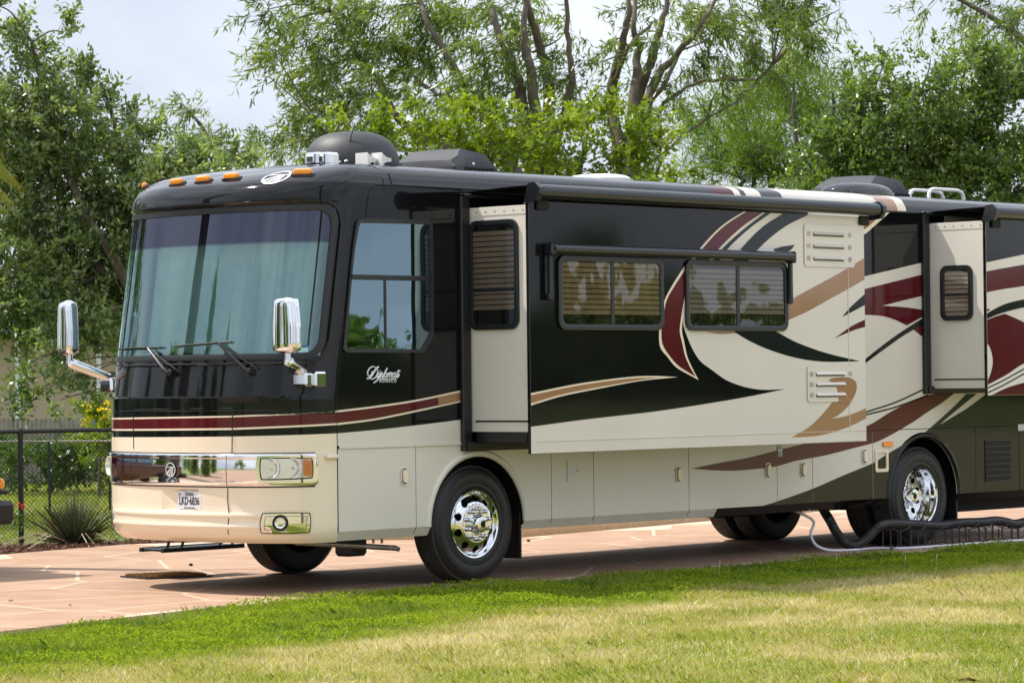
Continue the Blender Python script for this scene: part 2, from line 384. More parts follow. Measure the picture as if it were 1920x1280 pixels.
def zline(pts):
    """a line round the cap given by pixels: z as a function of s (mirrored on the far side)"""
    q = sorted([tuple(fpx(*p)) for p in pts]); ss = [a for a, b in q]; zz = [b for a, b in q]
    return lambda s: np.interp(np.maximum(s, ss[0]), ss, zz)
SWR = fpx(628, 405, (0.8, 3.1))[0]; SW = 0.5*(SWR+fpx(601, 655, (0.8, 2.0))[0])
ZW0, ZW1 = 1.985, 3.215
Z_A = zline([(215, 783), (436, 779), (628, 770)]); Z_B = zline([(215, 786), (436, 782), (628, 773)]); Z_C = zline([(215, 804), (436, 802), (628, 793)])
Z_D = zline([(215, 807), (436, 805.5), (628, 796.5)]); Z_E = zline([(213, 819), (436, 818), (630, 812)])

def build_cap():
    S = np.unique(np.concatenate([np.linspace(-1, 1, 141), [-SW, SW, -0.93, 0.93, -0.965, 0.965, -0.985, 0.985]]))
    rec0, rec1 = fpx(303, 940, (0.1, .8))[0], fpx(372, 940, (0.2, .8))[0]
    S = np.unique(np.concatenate([S[(S < rec0-.004) | (S > rec1+.004)], np.linspace(rec0, rec1, 6)]))
    ZR0, ZR1 = 0.70, 0.885
    ez = float(np.mean(Z_E(S)))
    rows = [0.43, 0.45, 0.47, 0.50, 0.52, 0.545, 0.565, 0.58, 0.595, 0.61, 0.625, 0.64, 0.655, 0.67, 0.685, ZR0, 0.76, 0.82, ZR1, 0.90, 0.95, 1.0, 1.05, 1.1, 1.15, 1.19]
    rows += [Z_E, Z_D, Z_C, Z_B, Z_A, 1.50, 1.55, 1.60, 1.62, 1.642, 1.656, 1.70, 1.80, 1.90, ZW0-.02, ZW0, 2.1, 2.3, 2.5, 2.7, 2.9, 3.1, ZW1, 3.22, 3.24, 3.26, 3.275, 3.29, 3.32, 3.36, 3.40, 3.44, 3.47, 3.50, 3.53, 3.56, 3.58, 3.60, 3.615, 3.63]
    kinds = []; P = []
    mats = [M['cream'], M['black'], M['burg'], M['roofpaint']]
    for r in rows:
        row = []
        for s in S:
            z = float(r(s)) if callable(r) else r; off = 0.0
            if not callable(r) and 0.54 < z < 0.69 and abs(s) < 0.62:      # two pressed ribs along the bumper
                f = min(1, (0.62-abs(s))/0.05); off = 0.012*f*max(0, math.sin((z-0.545)/(0.69-0.545)*2*math.pi*1.5))
            row.append(FS(s, z, off) if off else FS0(s, z))
        P.append(row)
    P = np.array(P); zi = [i for i, r in enumerate(rows) if not callable(r)]
    iE = rows.index(Z_E)
    def mi(i, j):
        if i < iE: return 0
        if i == iE: return 1
        if i == iE+1: return 0
        if i == iE+2: return 2
        if i == iE+3: return 0
        z = rows[i] if not callable(rows[i]) else 1.4
        return 3 if z >= 3.44 else 1
    def skip(i, j):
        a = rows[i]
        if callable(a): return False
        if ZW0-1e-6 <= a < ZW1-1e-6 and -SW-1e-6 <= S[j] < SW-1e-6: return True
        if ZR0-1e-6 <= a < ZR1-1e-6 and rec0-1e-6 <= S[j] < rec1-1e-6: return True
        return False
    mb = MB(); mb.grid(P, skip=skip, mif=mi)
    # roof cap closing the top, underside lip
    top = P[-1]; X0 = -1.10
    ring = [tuple(p) for p in top]+[(X0, W2-0.95, 3.63), (X0, W2, 3.66), (X0, W2+0.95, 3.63)]
    mb.add(ring+[(-1.2, W2, 3.655)], [(i, (i+1) % len(ring), len(ring)) for i in range(len(ring))], 3)
    bot = P[0]; inn = np.array([(p[0]+0.10*(1 if p[0] < -1.7 else .2), W2+(p[1]-W2)*0.93, 0.47) for p in bot])
    mb.grid(np.array([bot, inn]), mi=0)
    # straight cheeks between the cap and the body (driver and passenger side), above the lower seam
    for sgn in (1, -1):
        zz = [r for r in rows if not callable(r) and r >= 1.60]
        Q = np.array([[FS0(sgn, z) for z in zz], [(-1.10, FS0(sgn, z)[1], z) for z in zz]])
        mb.grid(Q, mif=lambda i, j: 3 if zz[j] >= 3.44 else 1)
    # licence plate recess
    cs = np.linspace(rec0, rec1, 6); xb = -2.395
    back = np.array([[(xb, FS0(s, z)[1], z) for s in cs[2:]] for z in (ZR0+.012, ZR1-.02)])
    yl, yr = FS0(rec0, .8)[1], FS0(rec1, .8)[1]; ym = FS0(cs[2], .8)[1]
    mb.add([FS0(rec0, ZR0), FS0(rec0, ZR1), (xb, ym, ZR1-.02), (xb, ym, ZR0+.012)], [(0, 1, 2, 3)], 0)
    mb.add([FS0(rec1, ZR0), FS0(rec1, ZR1), (xb, yr+.004, ZR1-.02), (xb, yr+.004, ZR0+.012)], [(3, 2, 1, 0)], 0)
    mb.add([(xb, ym, ZR1-.02), (xb, yr, ZR1-.02), (xb, yr, ZR0+.012), (xb, ym, ZR0+.012)], [(0, 1, 2, 3)], 0)
    for z, zb in ((ZR0, ZR0+.012), (ZR1, ZR1-.02)):
        mb.grid(np.array([[FS0(s, z) for s in cs], [(xb, min(max(FS0(s, z)[1], yr), ym), zb) for s in cs]]), mi=0)
    o = mb.build('front_cap', mats, RV, smooth=40)
    # number plate
    yc = ym-0.155; pz = (ZR0+ZR1)/2-.006; pl = MB(); pl.bbox((xb-.018, yc-.152, pz-.076), (xb-.008, yc+.152, pz+.076), .004)
    plo = pl.build('licence_plate', M['plate'], RV, label='white Texas licence plate with black lettering')
    text('TEXAS', 0.038, M['ink'], plo, frameY((xb-.0195, yc, pz+.050)), bold=.0006)
    text('LKD\u00b76836', 0.092, M['ink'], plo, frameY((xb-.0195, yc, pz-.008)), sx=.68, bold=.0012)
    text('The Lone Star State', 0.017, M['ink'], plo, frameY((xb-.0195, yc, pz-.062)))
    st = MB(); st.poly([(xb-.0197, yc+.118+.015*(1 if k % 2 == 0 else .4)*math.sin(k*math.pi/5), pz+.050+.015*(1 if k % 2 == 0 else .4)*math.cos(k*math.pi/5)) for k in range(10)]); st.build('plate_star', M['ink'], plo, smooth=0)
    return o
CAPO = build_cap()

def patch_sz(corners, off=0.004, n=(18, 10), r=0.0, sub=None, skirt=True, base=-0.004, bulge=0.0):
    """quad patch on the cap, corners (s,z) order: top-left, top-right, bottom-right, bottom-left; r rounds the corners"""
    c = np.array(corners, float); nu, nv = n; P = np.zeros((nv+1, nu+1, 3))
    for j in range(nv+1):
        for i in range(nu+1):
            u, v = i/nu*2-1, j/nv*2-1
            if r:   # squircle mapping, blended by r
                uu = u*math.sqrt(max(0, 1-v*v/2)); vv = v*math.sqrt(max(0, 1-u*u/2)); k = r*max(abs(u), abs(v))**6
                u2, v2 = u+(uu-u)*k, v+(vv-v)*k
            else: u2, v2 = u, v
            a, b = (u2+1)/2, (v2+1)/2
            q = (1-a)*(1-b)*c[0]+a*(1-b)*c[1]+a*b*c[2]+(1-a)*b*c[3]
            P[j, i] = FS(q[0], q[1], off+bulge*(1-u*u)*(1-v*v))
    mb = MB(); mb.grid(P)
    if skirt:
        edge = [(0, i) for i in range(nu+1)]+[(j, nu) for j in range(1, nv+1)]+[(nv, i) for i in range(nu-1, -1, -1)]+[(j, 0) for j in range(nv-1, 0, -1)]
        top = [P[e] for e in edge]; cen = P.reshape(-1, 3).mean(0); low = []
        nrm = np.cross(P[0, -1]-P[0, 0], P[-1, 0]-P[0, 0]); nrm /= np.linalg.norm(nrm)
        if nrm[0] > 0: nrm = -nrm
        low = [p-nrm*(off-base) for p in top]; m = len(top)
        mb.add(top+low, [(i, (i+1) % m, m+(i+1) % m, m+i) for i in range(m)])
    return mb
def pxs(c, g): return [fpx(a, b, g) for a, b in c]
def mirror(c): return [(-c[1][0], c[1][1]), (-c[0][0], c[0][1]), (-c[3][0], c[3][1]), (-c[2][0], c[2][1])]
def surf_line(sz, off, r, seg=6):
    return MB().tube([FS(s, z, off) for s, z in sz], r, seg)

# --- windshield: glass, gasket, trim lines, curtain and dash behind it
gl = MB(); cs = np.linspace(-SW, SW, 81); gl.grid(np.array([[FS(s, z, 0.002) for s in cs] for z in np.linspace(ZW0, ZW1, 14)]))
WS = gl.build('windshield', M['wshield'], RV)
def ring_sz(s0, s1, z0, z1, ro, wi, off, thick, name, m, par):
    """rounded gasket round a rectangle of the cap; widths in metres"""
    k = ARC/2; w, h = (s1-s0)*k, z1-z0
    def loop(w_, h_, r_): 
        pts = []; q = rrect(w_, h_, r_, 8); 
        for i in range(len(q)):
            a, b = np.array(q[i-1]), np.array(q[i]); m_ = max(1, int(np.linalg.norm(b-a)/0.06))
            pts += [a+(b-a)*(t+1)/m_ for t in range(m_)]
        return pts
    inn = loop(w-2*wi, h-2*wi, ro)
    outr = [np.array(p)*np.array([w/(w-2*wi), h/(h-2*wi)]) for p in inn]
    mid = [(np.array(a)+b)/2 for a, b in zip(inn, outr)]
    sc, zc = (s0+s1)/2, (z0+z1)/2
    f = lambda p, o: FS(np.clip(sc+p[0]/k, -.9995, .9995), zc+p[1], o)
    L_ = [[f(p, 0.0) for p in outr], [f(p, thick) for p in outr], [f(p, thick+.004) for p in mid], [f(p, thick) for p in inn], [f(p, -.002) for p in inn]]
    n = len(inn); mb = MB()
    for a, b in zip(L_[:-1], L_[1:]): mb.add(a+b, [(i, (i+1) % n, n+(i+1) % n, n+i) for i in range(n)])
    return mb.build(name, m, par)
ring_sz(-SW-.012, SW+.012, ZW0-.03, ZW1+.03, 0.13, 0.050, 0.004, 0.012, 'gasket', M['trim'], WS)
ring_sz(-SW-.045, SW+.045, ZW0-.075, ZW1+.072, 0.19, 0.022, 0.0, 0.012, 'windshield_surround', M['black'], WS)
sl = fpx(262, 560, (-.5, 2.4))[0]; sr = fpx(590, 560, (.6, 2.4))[0]
cu = MB(); cs = np.linspace(sl, sr, 420)
cu.grid(np.array([[FS(s, z, -0.13-0.016*math.sin(s*70+1.5*math.sin(s*13))-.014*math.sin(s*27+.4*z)) for s in cs] for z in np.linspace(1.95, 3.3, 6)]))
cu.build('windshield_curtain', M['curtain'], RV, smooth=80)
ds = MB(); cs = np.linspace(-.93, .93, 60); ds.grid(np.array([[FS(s, 2.0+.03*math.cos(s*5), -0.012) for s in cs], [FS(s, 2.055+.03*math.cos(s*5), -0.10) for s in cs], [FS(s, 2.03, -0.2) for s in cs]]))
ds.build('dashboard', M['dash'], RV)
# behind the curtain: pale cabin wall so the glass never looks into an empty shell
cb = MB(); cb.box((-1.0, 0.03, 1.2), (-0.96, 2.52, 3.4)); cb.box((-1.25, 0.02, 1.95), (-1.0, 2.53, 1.99)); cb.build('cabin_partition', M['blindw'], RV, smooth=0)
for nm, (u0, v0, u1, v1) in {'cabin_window_blind': (405, 448, 528, 492)}.items():
    c = pxs([(u0, v0), (u1, v0-3), (u1, v1-4), (u0, v1)], (.2, 2.8)); patch_sz(c, -.13, (6, 4), skirt=False).build(nm, M['blind'], RV)
# inspection sticker at the lower corner
c = pxs([(557, 648), (580, 647), (580, 663), (557, 664)], (.7, 2.05)); so_ = patch_sz(c, .004, (4, 2), skirt=False).build('windshield_sticker', M['sticker'], WS)
c = pxs([(559, 652), (578, 651), (578, 660), (559, 661)], (.7, 2.05)); patch_sz(c, .006, (4, 2), skirt=False).build('sticker_print', M['stickerp'], WS)

# --- body shell behind the cap: side walls, roof
XR = 9.95
sec = [(0, 3.44), (0.003, 3.47), (0.015, 3.50), (0.035, 3.53), (0.055, 3.56), (0.09, 3.58), (0.145, 3.60), (0.22, 3.615), (0.325, 3.63), (0.8, 3.65), (W2, 3.66)]
sec = sec+[(2*W2-y, z) for y, z in sec[::-1][1:]]
def roof_piece(xa, xb, skew, m, name, lab=None):
    sk = lambda k: skew*min(k, 8)/8
    mb = MB(); mb.grid(np.array([[(xa+sk(k), y, z) for k, (y, z) in enumerate(sec)], [(xb+sk(k), y, z) for k, (y, z) in enumerate(sec)]]))
    return mb.build(name, m, RV, smooth=50, **({'label': lab} if lab else {}))
X = lambda px, py: float(onY(px, py, 0.10)[0])
rb = [(-1.10, 'roofpaint'), (X(1325, 352), 'burg'), (X(1366, 355), 'cream'), (X(1378, 355), 'roofpaint'), (X(1388, 356), 'cream'), (X(1416, 358), 'roofpaint'), (X(1456, 360), 'creamp'), (X(1632, 368), 'gold'), (X(1668, 370), 'cream'), (X(1684, 371), 'roofpaint'), (XR, None)]
for k in range(len(rb)-1):
    roof_piece(rb[k][0]-(0 if k == 0 else .0), rb[k+1][0], 0.0 if k in (-1,) else 0.0, M[rb[k][1]], 'roof_edge' if k else 'roof', {'burg': 'burgundy painted band across the roof edge', 'gold': 'rosy tan painted band across the roof edge'}.get(rb[k][1]))
for nm, Y in (('driver_side_wall', 0.0), ('passenger_side_wall', 2*W2)):
    mb = MB()
    prow = [z for z in PROF[:, 0] if 1.60 <= z <= 3.44]
    edge = [(-1.10, 1.60), (-1.10, 3.44)] 
    Xs = 3.0
    mb.add([(SEAM, Y, 1.21), (Xs, Y, 1.21), (Xs, Y, 3.44), (-1.10, Y, 3.44), (-1.10, Y, 1.60), (SEAM, Y, 1.60)], [(0, 1, 2, 3, 4, 5)], 0)
    mb.add([(Xs, Y, 1.21), (XR, Y, 1.21), (XR, Y, 3.44), (Xs, Y, 3.44)], [(0, 1, 2, 3)], 1)
    if Y: mb.add([(SEAM, Y, .45), (XR, Y, .45), (XR, Y, 1.21), (SEAM, Y, 1.21)], [(0, 1, 2, 3)], 1)
    mb.build(nm, [M['black'], M['creamp']], RV, smooth=0)
rw = MB(); rw.add([(XR, 0, .45), (XR, 2*W2, .45), (XR, 2*W2, 3.44), (XR, 0, 3.44)], [(0, 1, 2, 3)]); rw.add([(XR, y, z) for y, z in sec], [tuple(range(len(sec)))]); rw.build('rear_wall', M['black'], RV, smooth=0)
# chassis and wheel wells
ch = MB(); ch.box((-1.45, 0.42, 0.44), (-0.72, 2.13, 1.19)); ch.box((0.68, 0.06, 0.47), (5.95, 2.49, 1.19)); ch.box((-0.72, 0.45, 0.52), (0.68, 2.1, 1.19)); ch.box((5.95, 0.75, 0.5), (7.45, 1.8, 1.19)); ch.box((7.45, 0.06, 0.44), (9.9, 2.49, 1.19))
ch.box((-0.72, 0.45, 1.14), (0.68, 2.5, 1.19)); ch.box((5.95, 0.1, 1.15), (7.45, 2.5, 1.19)); ch.box((7.5, .3, .30), (9.6, 2.2, .44)); ch.box((4.9, 1.3, 0.33), (5.5, 1.7, .47))
ch.build('chassis', M['dark'], RV, smooth=0)

# --- lower side panels with real gaps
def xz(px, py, Y=0.0):
    p = onY(px, py, Y); return (float(p[0]), float(p[2]))
def trace(pts, Y=0.0): return [(*xz(p[0], p[1], Y), *p[2:]) for p in pts]
ZB0, ZB1, ZT = 0.435, 0.515, 1.203
SX_ = [SEAM+.006] + [float(onY(px, 920, 0)[0]) for px in (780, 1034, 1113.5, 1292, 1457.5, 1524, 1637, 1830, 1912)]+[XR]
GAP = 0.0045
def arch(cx, r, x0, x1):
    a0 = math.asin(min(1, (ZB1-0.51)/r))
    a = [(cx+r*math.cos(t), 0.51+r*math.sin(t)) for t in np.linspace(math.pi-a0, a0, 33)]
    return [(x0, ZB1)]+[(cx-r, ZB1)]+a[1:-1]+[(cx+r, ZB1), (x1, ZB1), (x1, ZT), (x0, ZT)]
PANELS = []
for k in range(len(SX_)-1):
    x0, x1 = SX_[k]+GAP, SX_[k+1]-GAP; m = M['creamp'] if k < 8 else M['black']
    mb = MB(); nm = 'bay_door'
    if k in (1, 7):
        cx, r = (0.02, 0.592) if k == 1 else (6.70, 0.605)
        pts = arch(cx, r, x0, x1); nm = 'wheel_arch_panel'
        mb.poly([(x, 0, z) for x, z in pts], (0, .02, 0))
        for xa, xb in ((x0, cx-r), (cx+r, x1)): mb.add([(xa, 0, ZB1), (xb, 0, ZB1), (xb, .05, ZB0), (xa, .05, ZB0)], [(0, 1, 2, 3)], 1)
    else:
        mb.box((x0, 0, ZB1), (x1, .02, ZT)); mb.add([(x0, 0, ZB1), (x1, 0, ZB1), (x1, .05, ZB0), (x0, .05, ZB0)], [(0, 1, 2, 3)])
    o = mb.build(nm, [m, M['black'] if k == 7 else m], RV, smooth=0); PANELS.append(o)
    if k in (1, 7):   # rolled lip of the arch, proud of the panel
        t = np.linspace(math.pi*1.0, 0.0, 41); pr = [(0.0, .004), (-.014, -.010), (-.020, -.030), (-.012, -.048), (0.0, -.056)]
        P = np.array([[(cx+(r-d_)*math.cos(a), y, 0.51+(r-d_)*math.sin(a)) for a in t] for y, d_ in [(0.012, -.001)]+[(y, d_) for y, d_ in pr]])
        MB().grid(P).build('arch_lip', M['creamp'] if k == 1 else M['black'], o, smooth=60)
# black backing that shows in the gaps
bk = MB()
for xa, xb in ((SEAM, -0.60), (0.62, 6.08), (7.32, XR)): bk.box((xa, .022, ZB1), (xb, .03, 1.24))
bk.build('gap_backing', M['dark'], RV, smooth=0)
rl = MB(); rl.bbox((SEAM+.02, -.012, 1.203), (-.16, .0, 1.232), .004); rl.build('belt_rail', M['creamp'], RV, smooth=0)
rl = MB(); rl.bbox((4.75, -.004, 1.206), (XR, .003, 1.2095), .001); rl.build('belt_groove', M['dark'], RV, smooth=0)
for px, py, k in ((757, 892, 0), (1271.5, 889, 3), (1439, 882, 4), (1505, 880, 5), (1620, 855, 6)):
    x, z = xz(px, py); mb = MB(); par = PANELS[k]
    lp = rrect(.085, .150, .028); mb.poly([(x+a, -.001, z+b) for a, b in lp], (0, -.010, 0)); hb = mb.build('handle_plate', M['creamp'], par, smooth=30)
    mb = MB(); lp = rrect(.052, .112, .022); mb.poly([(x+a, -.010, z+b) for a, b in lp], (0, -.020, 0)); mb.build('handle', M['cream'], par, smooth=30)
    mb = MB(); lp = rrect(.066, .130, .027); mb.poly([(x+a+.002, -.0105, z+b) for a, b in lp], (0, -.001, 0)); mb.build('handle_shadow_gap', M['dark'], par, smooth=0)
# fuel flap, label plates, marker, water inlet, front finger pull
x, z = xz(1074, 882); mb = MB(); mb.poly([(x+a, -.001, z+b) for a, b in rrect(.16, .20, .02)], (0, -.008, 0)); o = mb.build('service_flap', M['creamp'], PANELS[2], smooth=20)
mb = MB(); mb.box((x-.045, -.011, z-.03), (x+.03, -.0095, z+.025)); mb.build('flap_label', M['plate'], PANELS[2], smooth=0)
mb = MB(); mb.lathe([(0, .012), (.006, .012), (.006, 0)], (x+.055, -.009, z), seg=12); mb.build('flap_lock', M['steel'], PANELS[2])
x, z = xz(1462, 845); mb = MB(); mb.box((x-.032, -.006, z-.055), (x+.032, -.003, z+.06)); o = mb.build('warning_label', M['plate'], RV, smooth=0)
mb = MB(); [mb.box((x-.026, -.0075, z-.05+.018*q), (x+.022, -.006, z-.042+.018*q)) for q in (0, 1, 2, 4, 5)]; mb.build('label_print', M['ink'], o, smooth=0)
x, z = xz(1663, 832); mb = MB(); mb.poly([(x+a, -.001, z+b) for a, b in rrect(.165, .05, .022)], (0, -.022, 0)); mb.build('side_marker_lamp', M['amber'], RV, smooth=30)
x, z = xz(1652, 863); mb = MB(); n_ = len(rrect(.2, .26, .02)); mb.add([(x+a, -.014, z+b) for a, b in rrect(.22, .23, .02)]+[(x+a, -.014, z+b) for a, b in rrect(.15, .165, .02)]+[(x+a, .012, z+b) for a, b in rrect(.15, .165, .02)]+[(x+a, -.001, z+b) for a, b in rrect(.22, .23, .02)], [(i, (i+1) % n_, n_+(i+1) % n_, n_+i) for i in range(n_)]+[(n_+i, n_+(i+1) % n_, 2*n_+(i+1) % n_, 2*n_+i) for i in range(n_)]+[(3*n_+i, 3*n_+(i+1) % n_, (i+1) % n_, i) for i in range(n_)]+[tuple(range(2*n_, 3*n_))])
mb.build('water_inlet', M['cream'], RV, smooth=25)
x, z = xz(622, 856); mb = MB(); mb.lathe([(-.075, .0), (-.072, .012), (-.05, .020), (.03, .022), (.06, .018), (.07, 0)], (x, -.012, z), (1, 0, 0), 14); mb.build('finger_pull', M['cream'], RV)

# --- painted graphics, traced on the panels they are painted on
def decal(pts, m, Y=0.0, layer=1, panels=None, name='paint_stripe', par=RV, k=6, zr=None, lab=None, xr=None):
    P = [tuple(p) for p in smooth_loop(trace(pts, Y), k)]
    if zr: P = clipz(P, *zr)
    if xr: P = clipx(P, *xr)
    rng = panels if panels else [(-99, 99)]
    mb = MB()
    for a, b in rng:
        if panels and a < 6.7 < b:        # round the rear wheel arch: narrow strips above the opening
            cx, r = 6.70, 0.605; cuts = [a]+[cx+r*math.cos(t) for t in np.linspace(math.pi, 0, 41)]+[b]
            for c0, c1 in zip(cuts[:-1], cuts[1:]):
                Q = [np.array(q) for q in clipx(P, c0, c1)]
                if len(Q) >= 3 and cx-r-1e-6 <= c0 and c1 <= cx+r+1e-6:
                    h0, h1 = [.51+math.sqrt(max(0, r*r-(c-cx)**2)) for c in (c0, c1)]; n = np.array([h1-h0, -(c1-c0)]); n /= np.linalg.norm(n); Q = clip_half(Q, n, np.array([c0, h0])@n)
                if len(Q) >= 3: mb.poly([(q[0], Y-.0016*layer, q[1]) for q in Q])
            continue
        Q = clipx(P, a, b)
        if len(Q) >= 3: mb.poly([(x, Y-.0016*layer, z) for x, z in Q])
    if mb.v:
        o = mb.build(name, M[m], par, smooth=0)
        if lab: o['label'] = lab
        return o
C = 1
LOW = [(SX_[k]+GAP, SX_[k+1]-GAP) for k in range(len(SX_)-1)]
# side wall between cap and first slide-out
decal([(631, 836, C), (632, 812, C), (700, 806), (780, 797), (868, 786, C), (868, 836, C)], 'creamp', layer=1, name='paint_base', zr=(1.232, 3))
decal([(629, 769.5, C), (700, 761), (780, 749), (866, 731, C), (866, 753, C), (780, 772), (700, 788), (629, 797, C)], 'cream', layer=1)
decal([(629, 773, C), (700, 764.5), (780, 752.5), (866, 734.5, C), (866, 750, C), (780, 768.5), (700, 784.5), (629, 793, C)], 'burg', layer=2)
decal([(820, 744, C), (866, 734.5, C), (866, 750, C), (822, 760, C)], 'gold', layer=3)
# wall right of the first slide-out
UP = (1.2095, 3.44)
decal([(1600, 430, C), (1680, 385, C), (1740, 360, C), (1770, 360, C), (1770, 485, C), (1728, 492.5), (1600, 523, C)], 'black', layer=1, name='paint_base', zr=UP)
decal([(1605, 416, C), (1624, 405, C), (1664, 387, C), (1690, 366, C), (1700, 366, C), (1676, 391, C), (1624, 437, C), (1600, 450, C)], 'cream', layer=2, zr=UP)
decal([(1600, 420, C), (1624, 405, C), (1662, 385, C), (1682, 366, C), (1690, 368, C), (1664, 391, C), (1624, 428, C), (1600, 442, C)], 'gold', layer=3, zr=UP)
decal([(1600, 547, C), (1624, 541), (1728, 515, C), (1740, 513, C), (1740, 553, C), (1727, 555), (1654, 573, C), (1697, 576), (1740, 582, C), (1740, 588, C), (1700, 610, C), (1677, 599), (1651, 592), (1600, 589, C)], 'burg', layer=1, zr=UP)
decal([(1600, 693, C), (1626, 670), (1664, 640), (1697, 617), (1740, 590, C), (1740, 603, C), (1697, 627), (1664, 650), (1626, 678), (1600, 701, C)], 'blacks', layer=2, zr=UP)
decal([(1713, 618, C), (1740, 601, C), (1740, 640, C)], 'burg', layer=1, zr=UP)
decal([(1600, 782, C), (1626, 770), (1680, 752), (1740, 724, C), (1740, 727, C), (1680, 755), (1626, 773), (1600, 785, C)], 'blacks', layer=2, zr=UP)
decal([(1600, 783, C), (1626, 775), (1680, 761), (1740, 739, C), (1740, 742, C), (1680, 764), (1626, 778), (1600, 786, C)], 'blacks', layer=2, zr=UP)
BLKR = [(1343, 972, C), (1405, 955), (1458, 939), (1524, 915.5), (1583, 890), (1636.5, 867.7), (1665, 850), (1708, 824.7), (1755, 800), (1790, 779), (1811.7, 766), (1850, 738, C), (2100, 728, C), (2100, 1000, C), (1343, 1000, C)]
decal(BLKR, 'black', layer=1, panels=LOW[:8], name='paint_base', zr=(ZB1, ZT))
decal(BLKR, 'black', layer=1, name='paint_base', zr=(1.2095, 3))
BUR = [(1295, 878, C), (1352, 866.7), (1405, 857), (1458, 843.6), (1560, 818), (1628, 797), (1666, 774), (1696, 758), (1737.5, 741), (1790, 736, C), (1767, 754), (1737.5, 773), (1708, 793), (1648, 826), (1598, 840), (1547.5, 853), (1490, 864), (1454.6, 873.8), (1405, 880), (1369.6, 882), (1334, 881)]
decal(BUR, 'burg', layer=2, panels=LOW, zr=(ZB1, ZT)); decal(BUR, 'burg', layer=2, zr=(1.2095, 3))
BST = [(1812, 738, C), (1831, 738, C), (1776, 783), (1749, 808), (1731.5, 824, C), (1712, 828, C), (1746, 800), (1785, 765)]
decal(BST, 'blacks', layer=2, panels=LOW, zr=(ZB1, ZT)); decal(BST, 'blacks', layer=2, zr=(1.2095, 3))
# bevel strip under the black part
mb = MB()
for k in range(4, 7):
    a, b = LOW[k]; a = max(a, float(onY(1345, 968, 0)[0])); mb.add([(a, -.0015, ZB1), (b, -.0015, ZB1), (b, .0485, ZB0-.001), (a, .0485, ZB0-.001)], [(0, 1, 2, 3)])
mb.build('paint_base', M['black'], RV, smooth=0)
# --- slide-outs
DS = 0.72
def slide(name, x0, x1, zb, zt, zf0, zf1, lab, m0, m1, xsplit):
    b = MB(); b.bbox((x0+.012, -DS+.02, zb), (x1-.012, .0, zt), .004); o = b.build(name, M['creamp'], RV, smooth=0, label=lab)
    f = MB(); f.bbox((x0, -DS, zf0), (xsplit, -DS+.035, zf1), .004, 0)
    if x1 > xsplit: f.bbox((xsplit, -DS, zf0), (x1, -DS+.035, zf1), .004, 1)
    f.build('slide_fascia', [M[m0], M[m1]], o, smooth=0)
    t = MB()   # rubber seal round the opening
    for a, c in (((x0-.125, -.045, zf0+.02), (x0-.075, .0, zf1+.09)), ((x0-.075, -.030, zf0+.02), (x0+.0, -.001, zf1+.05)), ((x0-.125, -.045, zf1+.055), (x1, .0, zf1+.09)), ((x0-.075, -.06, zf0+.02), (x1-.02, -.001, zf0+.10))):
        t.bbox(a, c, .008)
    t.build('slide_seal', M['trim'], RV, smooth=0)
    u = MB(); u.box((x0+.02, -DS+.06, zf0+.10), (x1-.02, -.06, zb-.002)); u.build('slide_underside', M['trim'], o, smooth=0)
    g = MB(); g.bbox((x0+.006, -DS+.03, zb+.085), (x0+.0125, -.06, zb+.10), .002); g.build('rub_strip', M['dark'], o, smooth=0)
    q = MB(); q.box((x0+.008, -DS+.03, zt-.075), (x0+.0125, -.01, zt-.002)); q.build('top_flange', M['creamp'], o, smooth=0)
    for k in range(6):
        r = MB(); r.lathe([(0, .009), (.003, .007), (.004, 0)], (x0+.008, -.10-.11*k, zt-.040), (-1, 0, 0), 8); r.build('screw', M['steel'], o)
    return o
XA0, XA1 = -0.075, 4.735
SA = slide('slide_out', XA0, XA1, 1.315, 3.265, 1.128, 3.30, 'large front slide-out with two wide windows', 'black', 'creamp', 2.0)
XB0, XB1 = 6.815, 9.7
SB = slide('slide_out', XB0, XB1, 1.62, 3.33, 1.545, 3.36, 'rear slide-out cut off by the right of the picture', 'black', 'creamp', XB0+.001)
# base cream on fascia A, then stripes
YA = -DS; TOPY = 383
def dA(p, m, l, **k): return decal(p, m, YA, l, par=SA, zr=(1.131, 3.297), xr=(XA0+.003, XA1-.003), **k)
BLK = [(988, 340, C), (1440, 340, C), (1415, 385, C), (1398, 395.5), (1352, 425.6), (1316.5, 463), (1297, 487), (1280, 512), (1272, 545), (1275, 578), (1281, 610), (1288, 631), (1299, 656), (1313, 677), (1334, 693), (1362, 712.6), (1398, 725.7), (1432, 730.5), (1472, 729, C), (1405, 742.7), (1334, 755), (1228, 771), (1097, 786), (985, 801, C)]
base = [(985, 330, C), (1640, 330, C), (1640, 860, C), (985, 860, C)]
dA(base, 'creamp', 1, name='paint_base')
dA(BLK, 'black', 2, name='paint_base')
dA([(1420, 381, C), (1398, 394), (1352, 424), (1314, 463), (1285, 500, C), (1322, 500, C), (1353, 463), (1395, 425), (1448, 388, C), (1454, 381, C)], 'cream', 3)
dA([(1424, 381, C), (1401, 395.5), (1355, 425.6), (1319, 463), (1293, 500, C), (1318, 500, C), (1350, 463), (1391, 425), (1441, 391, C), (1450, 381, C)], 'burg', 4)
dA([(1456, 381, C), (1438, 396), (1395, 429), (1357, 463), (1330, 497, C), (1342, 497, C), (1365, 465), (1405, 428), (1445, 399), (1464, 381, C)], 'blacks', 3)
dA([(1492, 381, C), (1470, 399), (1430, 425), (1391, 464), (1370, 497, C), (1395, 497, C), (1423, 465), (1447, 443), (1476, 422), (1518, 401), (1548, 381, C)], 'blacks', 3)
dA([(1450, 467, C), (1465, 462.5), (1490, 459, C), (1480, 470), (1455, 476, C)], 'blacks', 3)
